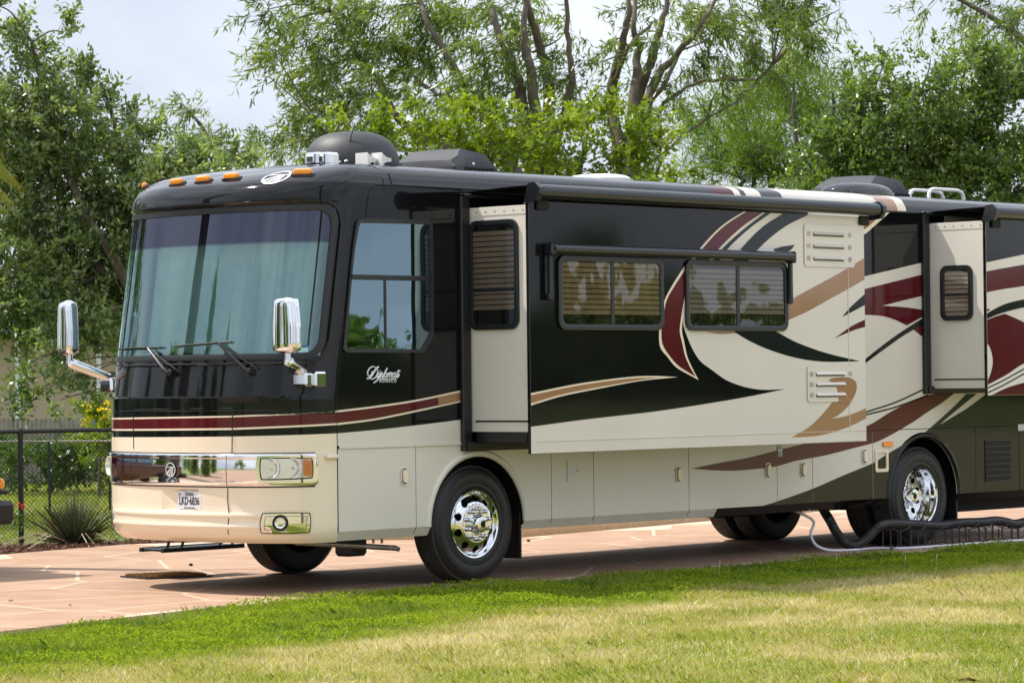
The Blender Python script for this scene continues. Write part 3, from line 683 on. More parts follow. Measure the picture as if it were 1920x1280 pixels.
dA([(1285, 495, C), (1262, 531), (1246, 561), (1238.5, 592), (1235, 620), (1237, 650), (1250, 668), (1268, 689), (1309, 712, C), (1299, 693), (1288, 668), (1282, 640), (1278, 620), (1280, 590), (1286, 560, C), (1292, 495, C)], 'cream', 3)
dA([(1286, 502, C), (1266, 533), (1250, 561), (1243, 592), (1239.5, 620), (1241.5, 645), (1254, 666), (1272, 686), (1303.5, 706, C), (1294, 690), (1284, 668), (1278, 642), (1273.5, 620), (1277, 590), (1282, 560, C), (1288, 502, C)], 'burg', 4)
dA([(1376, 622, C), (1390, 615, C), (1440, 615, C), (1456, 622), (1493.5, 641.7), (1546.7, 661), (1612, 677, C), (1546.7, 678), (1493.5, 671), (1440.4, 655), (1405, 639)], 'blacks', 2)
dA([(1322, 622, C), (1377, 621, C), (1380, 624, C), (1350, 626)], 'gold', 2)
dA([(1470, 570, C), (1492.5, 556), (1546.7, 526.6), (1582, 507), (1628, 479, C), (1628, 520, C), (1582, 546), (1546.7, 565.5), (1511, 585), (1470, 603, C)], 'gold', 2)
dA([(1578.5, 594, C), (1596, 574), (1628, 545, C), (1628, 568, C), (1600, 583)], 'blacks', 2)
dA([(1563.7, 634.6, C), (1596, 611.6), (1628, 596, C), (1628, 611, C), (1600, 619)], 'burg', 2)
dA([(1543, 708, C), (1564, 703.7), (1589, 703.7), (1601.6, 711), (1606, 723), (1603, 739), (1589, 762), (1570, 779), (1556, 785, C), (1582, 780.5), (1610, 771), (1631, 761.5, C), (1631, 780, C), (1596, 797.6), (1564, 809), (1529, 817), (1483.6, 819.6, C), (1518, 799), (1543, 774.6), (1561, 751.6), (1569.7, 729, C), (1564, 721), (1553.7, 717)], 'gold', 2)
dA([(988, 738, C), (1086, 718.6), (1178, 706.5), (1225, 704.5), (1270, 706.6, C), (1199.6, 714), (1121.7, 728.5), (1051, 743), (988, 762, C)], 'cream', 3)
dA([(988, 742, C), (1086, 722), (1178, 709.5), (1235, 707.3, C), (1192.5, 713), (1121.7, 725.5), (1051, 739.5), (988, 758, C)], 'gold', 4)
# thin moulding lines of the fascia
for xa, xb, za, zb in ((XA0+.08, XA1-.01, 1.232, 1.236), (4.46, 4.465, 1.24, 3.2)):
    g = MB(); g.box((xa, -DS-.0075, za), (xb, -DS-.001, zb)); g.build('moulding_line', M['creamp'], SA, smooth=0)
# fascia B
def dB(p, m, l, **k): return decal(p, m, YA, l, par=SB, zr=(1.548, 3.357), xr=(XB0+.004, XB1-.003), **k)
dB([(1830, 300, C), (2000, 300, C), (2000, 460, C), (1830, 496, C)], 'black', 2, name='paint_base')
dB([(1838, 489, C), (1920, 471, C), (2000, 455, C), (2000, 900, C), (1838, 900, C)], 'creamp', 1, name='paint_base')
dB([(1838, 511, C), (1880, 503), (1920, 496), (2000, 482, C), (2000, 520, C), (1920, 536), (1880, 542), (1838, 550, C)], 'burg', 2)
dB([(1838, 576, C), (1857, 580, C), (1838, 592, C)], 'burg', 2)
dB([(1838, 596, C), (1861, 581), (1887, 569), (1920, 561), (1980, 552, C), (1980, 566, C), (1920, 576), (1887, 584), (1861, 593), (1838, 605, C)], 'blacks', 3)
dB([(1838, 606, C), (1861, 595), (1884, 588, C), (1905, 597), (1925, 607), (1990, 650, C), (1960, 670), (1920, 681), (1887, 702), (1846, 724, C), (1857, 700), (1861, 675), (1855, 650), (1838, 628, C)], 'burg', 2)
for q in (0, 9):
    dB([(1838, 732+q, C), (1880, 712+q), (1920, 690+q), (1980, 660+q, C), (1980, 662+q, C), (1920, 692.5+q), (1880, 714.5+q), (1838, 734.5+q, C)], 'blacks', 3)
dB([(1846, 747, C), (1887, 727), (1920, 717), (1990, 700, C), (1990, 740, C), (1898, 746, C)], 'burg', 2)

# --- windows: frame > pane, blind
def window(px, Y=None, Xp=None, kind='slide', lab=None, rr=0.09, blindm='blind', ax=None, bars=(), wfr=.05, blind_to=None, parts=1):
    """px: (left, top, right, bottom) outer corners as pixels of the photo on the plane"""
    f = (lambda a, b: onY(a, b, Y)) if Y is not None else (lambda a, b: onX(a, b, Xp))
    c = [f(px[0], px[1]), f(px[2], px[1] if len(px) < 5 else px[4]), f(px[2], px[3]), f(px[0], px[3])]
    k = 0 if Y is not None else 1
    u0 = c[0][k]; u1 = c[1][k]; z1 = (c[0][2]+c[1][2])/2; z0 = c[2][2]
    cu_, cz = (u0+u1)/2, (z0+z1)/2; w_, h_ = abs(u1-u0), z1-z0; sg = 1 if u1 > u0 else -1
    def P(u, z, o): return (cu_+sg*u, Y-o, cz+z) if Y is not None else (Xp-o, cu_+sg*u, cz+z)
    mb = MB(); A = rrect(w_, h_, rr); B = rrect(w_-2*wfr, h_-2*wfr, max(rr-wfr*.6, .02)); B2 = rrect(w_-1.1*wfr, h_-1.1*wfr, rr-.015); n = len(A)
    loops = [[P(*p, .001) for p in A], [P(*p, .022) for p in A], [P(*p, .027) for p in B2], [P(*p, .020) for p in B], [P(*p, .006) for p in B]]
    for a, b in zip(loops[:-1], loops[1:]): mb.add(a+b, [(i, (i+1) % n, n+(i+1) % n, n+i) for i in range(n)])
    wi, hi = w_-2*wfr, h_-2*wfr
    for (a, b, c_, d) in bars:      # fractions of the inner opening (u0,u1,z0,z1 from bottom)
        q0, q1 = P(-wi/2+wi*a, -hi/2+hi*c_, .004), P(-wi/2+wi*b, -hi/2+hi*d, .021)
        mb.bbox(tuple(np.minimum(q0, q1)), tuple(np.maximum(q0, q1)), .004)
    fr = mb.build('window', M['frame'], RV, smooth=30, **({'label': lab} if lab else {}))
    g = MB(); g.poly([P(*p, .014) for p in rrect(wi+.01, hi+.01, max(rr-wfr*.6, .02))]); g.build('pane', M['pane'], fr, smooth=0)
    zb = -hi/2 if blind_to is None else -hi/2+hi*blind_to
    nb = int((hi/2-zb)/0.046); mb = MB()
    for i in range(nb):
        z = zb+i*.046; mb.add([P(-wi/2, z, .011), P(wi/2, z, .011), P(wi/2, z+.037, .004), P(-wi/2, z+.037, .004)], [(0, 1, 2, 3)])
    mb.build('blind', M[blindm], fr, smooth=0)
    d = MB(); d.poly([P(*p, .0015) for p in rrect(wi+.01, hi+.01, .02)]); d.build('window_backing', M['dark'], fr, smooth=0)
    return fr
WF1 = window((1043.7, 477, 1241, 619.5, 485), Y=YA-.006, lab='wide dark-framed sliding window with woven blind, nearer the front', blindm='blindw', bars=((.49, .525, 0, 1),), blind_to=.16)
WF2 = window((1282.8, 486, 1474, 621, 492.5), Y=YA-.006, lab='wide dark-framed sliding window reflecting pale sky, nearer the rear', blindm='blindgrey', bars=((.485, .52, 0, 1),), blind_to=.2)
WR1 = window((880.5, 414, 972.5, 617, 411), Xp=XA0+.012, lab='narrow window with pleated blind on the front end of the slide-out', bars=((0, 1, .335, .37),), wfr=.045, blind_to=.15)
WR2 = window((1764, 498, 1824, 600, 497), Xp=XB0+.012, lab='small window on the front end of the rear slide-out', bars=((0, 1, .44, .49),), wfr=.05, rr=.08)
# driver's window on the side wall (its own outline)
def dwin():
    o = [(667, 413, C), (690, 409.5), (800, 412.5, C), (808, 418), (811, 500), (811, 630, C), (793, 661, C), (648, 661, C), (641, 654, C), (650, 560), (660, 460)]
    i = [(672, 418, C), (803, 421, C), (804.5, 625, C), (787, 655, C), (647.5, 653, C), (654, 560), (663, 470)]
    cen = np.array(xz(735, 535))
    def res(pts, n=120):
        P = np.array(smooth_loop(trace(pts), 8)); P2 = np.vstack([P, P[:1]]); a = np.unwrap(np.arctan2(P2[:, 1]-cen[1], P2[:, 0]-cen[0]))
        if a[-1] < a[0]: P2 = P2[::-1]; a = a[::-1]
        t = np.linspace(0, 2*math.pi, n, endpoint=False); 
        tt = (t-a[0]) % (2*math.pi)+a[0]
        return np.stack([np.interp(tt, a, P2[:, 0]), np.interp(tt, a, P2[:, 1])], 1)
    A, B = res(o), res(i); n = len(A); mb = MB()
    lp = [[(x, -.001, z) for x, z in A], [(x, -.018, z) for x, z in A], [(x, -.018, z) for x, z in B], [(x, -.004, z) for x, z in B]]
    for a, b in zip(lp[:-1], lp[1:]): mb.add(a+b, [(q, (q+1) % n, n+(q+1) % n, n+q) for q in range(n)])
    a, b = xz(655, 519), xz(806, 519); mb.bbox((a[0], -.018, a[1]-.022), (b[0], -.003, a[1]+.022), .004)
    a, b = xz(720, 522), xz(720, 655); mb.bbox((a[0]-.014, -.017, b[1]), (a[0]+.014, -.003, a[1]), .004)
    fr = mb.build('window', M['frame'], RV, smooth=25, label="driver's side window with a slanted front edge, split into three panes")
    g = MB(); g.poly([(x, -.009, z) for x, z in B]); g.build('pane', M['panedark'], fr, smooth=0)
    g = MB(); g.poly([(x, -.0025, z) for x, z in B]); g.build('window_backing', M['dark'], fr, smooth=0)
dwin()
# raised outline of the driver's door panel
ln = [onY(a, b, -.001) for a, b in ((686, 408), (690, 372), (695, 355), (706, 346.5), (760, 349), (866, 357))]
MB().tube(ln, .006, 6).build('panel_moulding', M['black'], RV)
ln = [(SEAM+.002, -.0005, z) for z in np.linspace(.52, 1.6, 8)]+[(FS0(1, z)[0], -.0005, z) for z in np.linspace(1.7, 2.35, 5)]
MB().tube(ln, .004, 6).build('cap_seam', M['dark'], RV)
ln = [onY(725, 317, .12), onY(729, 326, .03), onY(733, 337, .002), onY(735, 346, -.001)]
MB().tube(ln, .008, 6).build('roof_seam', M['roofpaint'], RV)
rl = MB(); rl.bbox((-1.0, -.012, 3.425), (XR, .004, 3.445), .005); rl.build('gutter_rail', M['trim'], RV, smooth=0)
# louvred vents
for (a, b, c_, d), pm in (((1507, 424, 1600, 499), 'creamp'), ((1513, 685, 1601, 754), 'creamp')):
    p0 = onY(a, d, YA); p1 = onY(c_, b, YA); cx, cz = (p0[0]+p1[0])/2, (p0[2]+p1[2])/2; w_, h_ = p1[0]-p0[0], p1[2]-p0[2]
    mb = MB(); mb.poly([(cx+u, YA-.008, cz+v) for u, v in rrect(w_, h_, .035)], (0, -.004, 0)); v_ = mb.build('vent_panel', M[pm], SA, smooth=0)
    for k in range(3):
        z = cz+h_*(.27-.29*k)
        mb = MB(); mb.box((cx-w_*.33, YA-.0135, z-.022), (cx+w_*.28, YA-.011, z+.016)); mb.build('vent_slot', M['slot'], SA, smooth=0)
        mb = MB(); mb.add([(cx-w_*.33, YA-.013, z+.022), (cx+w_*.28, YA-.013, z+.022), (cx+w_*.28, YA-.034, z-.004), (cx-w_*.33, YA-.034, z-.004), (cx-w_*.33, YA-.013, z+.012), (cx+w_*.28, YA-.013, z+.012)], [(0, 1, 2, 3), (3, 2, 5, 4), (0, 3, 4), (1, 5, 2)]); mb.build('louvre', M[pm], SA, smooth=0)
        for s_ in (-.42, .40):
            mb = MB(); mb.box((cx+w_*s_-.028, YA-.0135, z-.022), (cx+w_*s_+.028, YA-.0125, z+.022)); mb.build('vent_slot', M['steel'], SA, smooth=0)
# gold swash that runs on over the lower vent
for pts in ([(1553, 712, C), (1564, 708), (1589, 707), (1601, 712), (1606, 723), (1603, 739), (1595, 754, C), (1573, 754, C), (1569.7, 729, C), (1564, 721)],):
    decal(pts, 'gold', YA-.0122, 1, par=SA)

# --- awnings
def roller(x0, x1, Y, z, r, name, lab):
    mb = MB(); mb.tube([(x0, Y, z), (x1, Y, z)], r, 20); o = mb.build(name, M['vinyl'], RV, smooth=50, label=lab)
    mb = MB(); mb.tube([(x0+.05, Y, z+r*.3), (x1-.05, Y, z+r*.3)], r*.82, 16); 
    for x in (x0, x1-.0): 
        mb = MB(); mb.poly([(x-.02, Y+.115, z-.10), (x-.02, Y-.03, z-.085), (x-.02, Y-r-.012, z-.02), (x-.02, Y-r-.012, z+.03), (x-.02, Y-.02, z+.078), (x-.02, Y+.06, z+.07)], (.055, 0, 0)); mb.build('awning_bracket', M['vinyl'], o, smooth=0)
    for x in (x0+.10, x1-.22):
        mb = MB(); mb.bbox((x, -DS-.03, z-.155), (x+.15, -DS-.001, z-.06), .01); mb.build('awning_clamp', M['dark'], o, smooth=0)
    f = MB(); P = np.array([[(x, y, zz) for x in np.linspace(x0+.03, x1-.06, 12)] for y, zz in ((-.004, z+.035), (Y*.5, z+.052), (Y, z+r-.002))]); f.grid(P); f.build('awning_fabric', M['vinyl'], o, smooth=40)
roller(-.085, 4.86, -.805, 3.375, .062, 'slide_awning', 'long black awning roller over the front slide-out')
roller(XB0-.01, 9.75, -.805, 3.415, .062, 'slide_awning', 'black awning roller over the rear slide-out')
a = onY(1036, 466, -.80); b = onY(1486, 483, -.80)
mb = MB(); mb.tube([(a[0], -.80, a[2]), (b[0], -.80, a[2])], .043, 18); o = mb.build('window_awning', M['vinyl'], RV, smooth=50, label='rolled window awning above the two wide windows')
zA = a[2]
mb = MB(); mb.bbox((a[0]-.01, -.775, zA-.03), (b[0]+.01, -DS-.005, zA+.035), .008); mb.build('awning_rail', M['trim'], o, smooth=0)
for x in (a[0]+.0, b[0]-.0):
    zb = onY(1032, 556, -.79)[2]
    mb = MB(); mb.bbox((x-.035, -.83, zA-.06), (x+.035, -DS-.004, zA+.05), .015); mb.bbox((x-.022, -.79, zb), (x+.022, -.75, zA-.03), .008); mb.bbox((x-.03, -.785, zb-.03), (x+.03, -DS-.004, zb+.03), .01); mb.build('awning_arm', M['vinyl'], o, smooth=0)

# --- front: chrome band, headlights, fog lamps, seams, emblems
sE = fpx(597, 880, (.9, 1.05)); zc0, zc1 = fpx(430, 911, (.3, .9))[1], fpx(430, 851, (.3, 1.1))[1]
s1, s2 = fpx(250, 880, (-.1, 1))[0], fpx(427, 880, (.3, 1))[0]
for i, (a, b, rr_) in enumerate(((-sE[0], s1-.003, 0), (s1+.001, s2-.003, 0), (s2+.001, sE[0], 0))):
    n = 44; P = []; 
    ss = np.linspace(a, b, n); prf = [(zc0-.004, 0.0), (zc0, .011), (zc0+.012, .017), (zc0+.03, .019), ((zc0+zc1)/2, .023), (zc1-.05, .019), (zc1-.035, .018), (zc1-.012, .025), (zc1-.002, .018), (zc1+.004, 0.0)]
    for z, o_ in prf:
        row = []
        for s in ss:
            e = min(1.0, (sE[0]-abs(s))/.035) if abs(s) > sE[0]-.035 else 1.0
            zz = (zc0+zc1)/2+(z-(zc0+zc1)/2)*(1-.28*(1-math.sqrt(max(0, 1-(1-e)**2)))); row.append(FS(s, zz, max(.001, o_*min(1, e*2.2+.02))))
        P.append(row)
    MB().grid(np.array(P)).build('chrome_panel', M['chrome'], RV, smooth=60)
def lamp(fl):
    G = (.6, 1.05); T = (lambda q: q) if not fl else mirror
    outer = pxs([(481, 853), (589, 852), (590, 904), (482, 906)], G)
    K_ = .4 if fl else 1.0
    bz = patch_sz(T(outer), .030*K_, (16, 10), r=.22, base=.0).build('headlight', M['chrome'], RV, smooth=40, label='passenger side twin headlight in chrome surround' if fl else 'driver side twin headlight with amber corner')
    inn = pxs([(488, 857), (585, 857), (585.5, 897), (489, 900.5)], G)
    patch_sz(T(inn), .0325*K_, (16, 10), r=.16, skirt=False).build('lamp_shadow_gap', M['dark'], bz)
    inn = pxs([(490, 859), (583, 859), (583.5, 894.5), (491, 898)], G)
    patch_sz(T(inn), .034*K_, (16, 10), r=.16, skirt=False).build('lamp_reflector', M['reflector'], bz)
    am = pxs([(566, 860), (582, 861.5), (583, 893), (567, 892)], G)
    patch_sz(T(am), .039*K_, (6, 8), r=.2, base=.031*K_).build('turn_signal', M['amber'], bz)
    for (u, v, r) in ((510, 878, .083), (549, 877, .083)):
        q = fpx(u, v, G); q = (-q[0], q[1]) if fl else tuple(q)
        c0 = FS(q[0], q[1], .034*K_); n_ = FS(q[0], q[1], .10)-c0; n_ = n_*.35+np.array([-.053*.65, 0, 0]); n_ /= np.linalg.norm(n_)
        mb = MB(); mb.lathe([(.004, r), (.006, r*.97), (.003, r*.9), (-.012, r*.62), (-.026, r*.3), (-.028, r*.16), (.0, r*.15), (.004, r*.10), (.005, 0)], c0+n_*.004, n_, 28); mb.build('lamp_bowl', M['reflector'], bz, smooth=50)
        mb = MB(); mb.lathe([(.0, r*1.02), (.007, r*1.02), (.007, r*.95), (.0, r*.95)], c0+n_*.006, n_, 28); mb.build('lamp_ring', M['white'], bz, smooth=30)
    patch_sz(T(inn), .044*K_, (16, 10), r=.16, base=.031*K_, bulge=.004).build('lens', M['lampglass'], bz)
    fo = pxs([(492, 962), (581, 961), (580.5, 997), (489.5, 998)], (.6, .6))
    fd_ = pxs([(490, 960.5), (583, 959.5), (582.5, 998.5), (487.5, 999.5)], (.6, .6))
    patch_sz(T(fd_), .010*K_, (14, 8), r=.18, base=-.004).build('fog_shadow_gap', M['dark'], RV)  # dark patch painted as the shadow gap round the fog lamp
    fb = patch_sz(T(fo), .016*K_, (14, 8), r=.18, base=-.004).build('fog_lamp', M['chrome'], RV, smooth=40)
    fi = pxs([(497, 966), (575, 965.5), (575, 992.5), (495.5, 994)], (.6, .6))
    patch_sz(T(fi), .0175*K_, (14, 8), r=.18, skirt=False).build('bezel_line', M['steel'], fb)
    fi = pxs([(499, 967.5), (573.5, 967), (573.5, 991.5), (497.5, 992.5)], (.6, .6))
    patch_sz(T(fi), .019*K_, (14, 8), r=.18, skirt=False).build('bezel_face', M['chrome'], fb)
    q = fpx(526, 979.5, (.6, .6)); q = (-q[0], q[1]) if fl else tuple(q); c0 = FS(q[0], q[1], .019*K_-(0 if not fl else .02)); n_ = FS(q[0], q[1], .10)-FS(q[0], q[1], .0)
    mb = MB(); mb.lathe([(-.01, .068), (.02, .066), (.022, .056), (.006, .05)], c0, n_, 24); mb.build('lamp_housing', M['dark'], fb, smooth=40)
    mb = MB(); mb.lathe([(.004, .052), (.010, .045), (-.004, .03), (-.008, .012), (.006, .010), (.008, 0)], c0, n_, 24); mb.build('lens', M['reflector'], fb, smooth=40)
lamp(False); lamp(True)
for u, ptl in ((250, [(250, 768), (251, 850), (250, 910), (256, 940), (266, 965), (270, 998)]), (436, [(436, 768), (435, 850), (427.5, 911), (427, 940), (430, 965), (429, 1001)])):
    sz = [tuple(fpx(a, b, (.1, 1.2))) for a, b in ptl]; S_ = []
    for (a, b), (c_, d) in zip(sz[:-1], sz[1:]):
        for t in np.linspace(0, 1, 10): S_.append((a+(c_-a)*t, b+(d-b)*t))
    surf_line([q for q in S_ if q[1] > zc1+.006 or q[1] < zc0-.006], .001, .0045).build('panel_gap', M['dark'], RV) if False else None
    for part in ([q for q in S_ if q[1] > zc1+.004], [q for q in S_ if q[1] < zc0-.004]):
        surf_line(part, .001, .0042).build('panel_gap', M['dark'], RV)
sz = [tuple(fpx(a, b, (.1, 1.5))) for a, b in ((250, 772), (253, 768.5), (260, 767.5), (300, 766.8), (370, 766), (427, 765), (433, 766), (436, 770))]
surf_line(sz, .001, .0042).build('panel_gap', M['dark'], RV)
surf_line([(s, zc1+.006) for s in np.linspace(-sE[0]+.01, sE[0]-.02, 60)], .001, .004).build('panel_gap', M['dark'], RV)
surf_line([(s, zc0-.008) for s in np.linspace(-sE[0]+.01, sE[0]-.02, 60)], .001, .005).build('panel_gap', M['dark'], RV)
surf_line([(s, 1.535) for s in np.linspace(-.9, .9, 60)], .001, .0035).build('panel_crease', M['black'], RV)
def emblem(px, py, rx, rz, g, m, back=None, off=.004):
    q = fpx(px, py, g); k = ARC/2
    def P(a, b, o_=0): return FS(q[0]+a*rx/k, q[1]+b*rz, off+o_)
    root = MB()
    def strip(pa, pb, o_=0):
        n = len(pa); root.add([P(*p, o_) for p in pa]+[P(*p, o_) for p in pb], [(i, i+1, n+i+1, n+i) for i in range(n-1)])
    T = np.linspace(0, 2*math.pi, 41)
    strip([(math.cos(t), math.sin(t)) for t in T], [(.84*math.cos(t)-.02, .84*math.sin(t)) for t in T])
    strip([(-.72, .42), (.86, .42)], [(-.76, .30), (.88, .30)])
    for (a0, a1, b0, b1) in ((.06, .18, -.92, -.62), (.22, .34, -.5, -.18), (.38, .55, .02, .42)):
        strip([(a0, .32), (b0, -.9 if abs(b0) < .6 else -.5)], [(a1, .32), (b1, -.9 if abs(b1) < .6 else -.72)])
    o = root.build('emblem', m, RV, smooth=0)
    if back:
        b_ = MB(); b_.grid(np.array([[P(r*math.cos(t)*1.12, r*math.sin(t)*1.12, -.003) for t in T] for r in (0.0, .5, 1.0)])); b_.build('emblem_disc', back, o, smooth=0)
emblem(518, 333, .125, .058, (.5, 3.5), M['emblem'])
emblem(324.5, 880, .062, .062, (.1, 1.04), M['silver'], M['dark'], off=.030)
for u, v in ((568, 326.5), (435, 334.5), (382, 339.5), (333, 344.5), (271, 352)):
    q = fpx(u, v, (.2 if u > 300 else -.6, 3.48)); c0 = FS(q[0], q[1], .0); n0 = FS(q[0], q[1], .05)-c0; t0 = FS(q[0]+.02, q[1])-FS(q[0]-.02, q[1]); t0 /= np.linalg.norm(t0); n0 /= np.linalg.norm(n0); b0 = np.cross(n0, t0)
    mb = MB(); lp = rrect(.165, .05, .02); A = [c0+t0*a+b0*b-n0*.01 for a, b in lp]; B = [c0+t0*a+b0*b+n0*.030 for a, b in lp]; Cc = [c0+t0*a*.86+b0*b*.6+n0*.046 for a, b in lp]; n = len(lp)
    mb.add(A+B+Cc, [(i, (i+1) % n, n+(i+1) % n, n+i) for i in range(n)]+[(n+i, n+(i+1) % n, 2*n+(i+1) % n, 2*n+i) for i in range(n)]+[tuple(range(2*n, 3*n))]); mb.build('marker_lamp', M['amber'], RV, smooth=35)
    mb = MB(); lp = rrect(.205, .075, .03); mb.add([c0+t0*a+b0*b+n0*(.012-8*abs(b)*.0) for a, b in lp]+[c0+t0*a*1.05+b0*b*1.1-n0*.02 for a, b in lp], [tuple(range(n))]+[(i, (i+1) % n, n+(i+1) % n, n+i) for i in range(n)]); mb.build('lamp_base', M['roofpaint'], RV, smooth=30)
# wipers
for piv, el, t0, t1 in (((325, 700), (285, 654), (228, 655), (296, 652)), ((472, 698), (413, 643), (326, 650), (424, 642))):
    G = (.1, 2.0); q = [fpx(*p, G) for p in (piv, el, t0, t1)]; 
    mb = MB(); mb.tube([FS(*q[0], .02), FS(*q[0], .06), FS(*((q[0]*.85+q[1]*.15)), .075), FS(*q[1], .045)], [.022, .02, .016, .009], 8); mb.lathe([(-.03, .03), (.03, .03), (.045, .018), (.05, 0)], FS(*q[0], .02), (-1, 0, .3), 14)
    o = mb.build('wiper_arm', M['trim'], RV)
    ext = [q[2]+(q[3]-q[2])*t for t in np.linspace(0, 1.12, 9)]
    mb = MB(); mb.tube([FS(*p, .022) for p in ext], .008, 6); mb.tube([FS(*p, .032) for p in ext[2:7]], .007, 6); mb.build('wiper_blade', M['rubber'], o)
    mb = MB(); mb.tube([FS(*(q[0]+np.array([.035, .03])), .03), FS(*(q[1]*.9+q[0]*.1+np.array([.012, 0])), .05)], .006, 6); mb.build('wiper_link', M['trim'], o)
# mirrors
def mirror_unit(hc, base, sgn, lab):
    """hc: centre of the mirror head; base: foot on the cap"""
    w_, d_, h_ = (.150, .075, .238) if sgn > 0 else (.100, .085, .245)
    P = []
    for z in np.linspace(-1, 1, 17):
        e = 1.0 if abs(z) < .8 else math.sqrt(max(.02, 1-((abs(z)-.8)/.2)**2)); top = 1-.16*max(0, z)
        row = []
        for t in np.linspace(0, 2*math.pi, 33):
            c_, s_ = math.cos(t), math.sin(t); k = (abs(c_)**3.2+abs(s_)**3.2)**(-1/3.2)
            row.append((hc[0]+d_*k*s_*e**.7*(1.0 if s_ < 0 else .5), hc[1]+w_*k*c_*e**.7*top, hc[2]+h_*z))
        P.append(row)
    mb = MB(); mb.grid(np.array(P)); mb.add(P[0][:-1], [tuple(range(32))]); mb.add(P[-1][:-1], [tuple(range(32))])
    o = mb.build('side_mirror', M['chrome'], RV, smooth=60, label=lab)
    mb = MB(); a = np.array([hc[0]+.0, hc[1], hc[2]-h_-.0]); b = a-[0, 0, .06]; c_ = np.array(base)+[-.05, 0, .06]
    mb.tube([a+[0, 0, .03], a-[0, 0, .05]], .028, 12); mb.tube([b+[0, 0, .01], b, b+(c_-b)*.06, b+(c_-b)*.5, c_], [.03, .044, .046, .043, .04], 14); mb.build('mirror_arm', M['chrome'], o, smooth=60)
    mb = MB(); mb.bbox(np.array(base)-[.10, .085, .06], np.array(base)+[.09, .085, .055], .02); mb.bbox(np.array(base)-[.02, .12, .065], np.array(base)+[.11, .12, .06], .015); mb.build('mirror_foot', M['chrome'], o, smooth=30)
qb = fpx(578, 711, (.8, 1.85)); fb = FS(qb[0], qb[1], .03)
mirror_unit(at(539, 609, np.linalg.norm(fb-CAM)-.30), fb+np.array([.0, .02, 0]), 1, 'driver side chrome mirror in front of the windshield')
fb2 = np.array([fb[0]+.02, 2*W2-fb[1]-.02, fb[2]]); fb2 = FS(-qb[0]+.0, qb[1]-.03, .05)
hm = onX(130, 615, fb2[0]-.35)
mirror_unit(hm, fb2, -1, 'passenger side chrome mirror standing out against the trees')
# lettering on the side
pD = onY(717, 700, -.003)
K = lambda pts: [np.array([float(v) for v in onY(670+a/19.2, 670+b/19.2, -.003)]) for a, b in pts]
strokes = [([(760, 335), (680, 400), (600, 520), (520, 640), (440, 730), (345, 765)], 1.3), ([(345, 765), (450, 760), (540, 775), (640, 720), (710, 610), (735, 510), (700, 410), (600, 335), (500, 345), (410, 430), (365, 560), (400, 660), (470, 650), (520, 590), (540, 490)], 1.0),
           ([(770, 540), (720, 640), (700, 720), (740, 720), (800, 620), (840, 540)], .9), ([(808, 470), (812, 480)], 1.6), ([(850, 545), (790, 700), (700, 830), (580, 915)], 1.0), ([(800, 660), (850, 560), (890, 545), (880, 620), (830, 720), (800, 715)], .9),
           ([(1075, 385), (1000, 520), (930, 660), (905, 720), (940, 715)], 1.1), ([(1040, 550), (985, 600), (960, 690), (990, 725), (1040, 680), (1065, 590), (1040, 550)], .9), ([(1110, 550), (1060, 720)], .9), ([(1080, 640), (1160, 550), (1180, 560), (1130, 720)], .9), ([(1150, 640), (1230, 550), (1250, 565), (1210, 700), (1240, 715)], .9),
           ([(1380, 550), (1310, 570), (1270, 680), (1300, 725), (1360, 650), (1390, 550), (1350, 690), (1380, 720)], .9), ([(1500, 450), (1430, 640), (1410, 720), (1450, 710), (1510, 600)], 1.0), ([(1430, 500), (1550, 490)], .8), ([(800, 778), (1380, 775)], .7)]
mb = MB()
for pts, r in strokes:
    q = K(pts); sm = []
    for i in range(len(q)-1):
        for t in np.linspace(0, 1, 4, endpoint=False):
            p0, p1, p2, p3 = q[max(i-1, 0)], q[i], q[i+1], q[min(i+2, len(q)-1)]
            sm.append(.5*((2*p1)+(-p0+p2)*t+(2*p0-5*p1+4*p2-p3)*t*t+(-p0+3*p1-3*p2+p3)*t**3))
    sm.append(q[-1]); mb.tube(sm, .0068*r, 6)
mb.build('lettering', M['silver'], RV, smooth=60)
p = onY(670+1100/19.2, 670+852/19.2, -.003); text('M O N A C O', .034, M['silver'], RV, frameX(p), bold=.0006, sx=1.02)

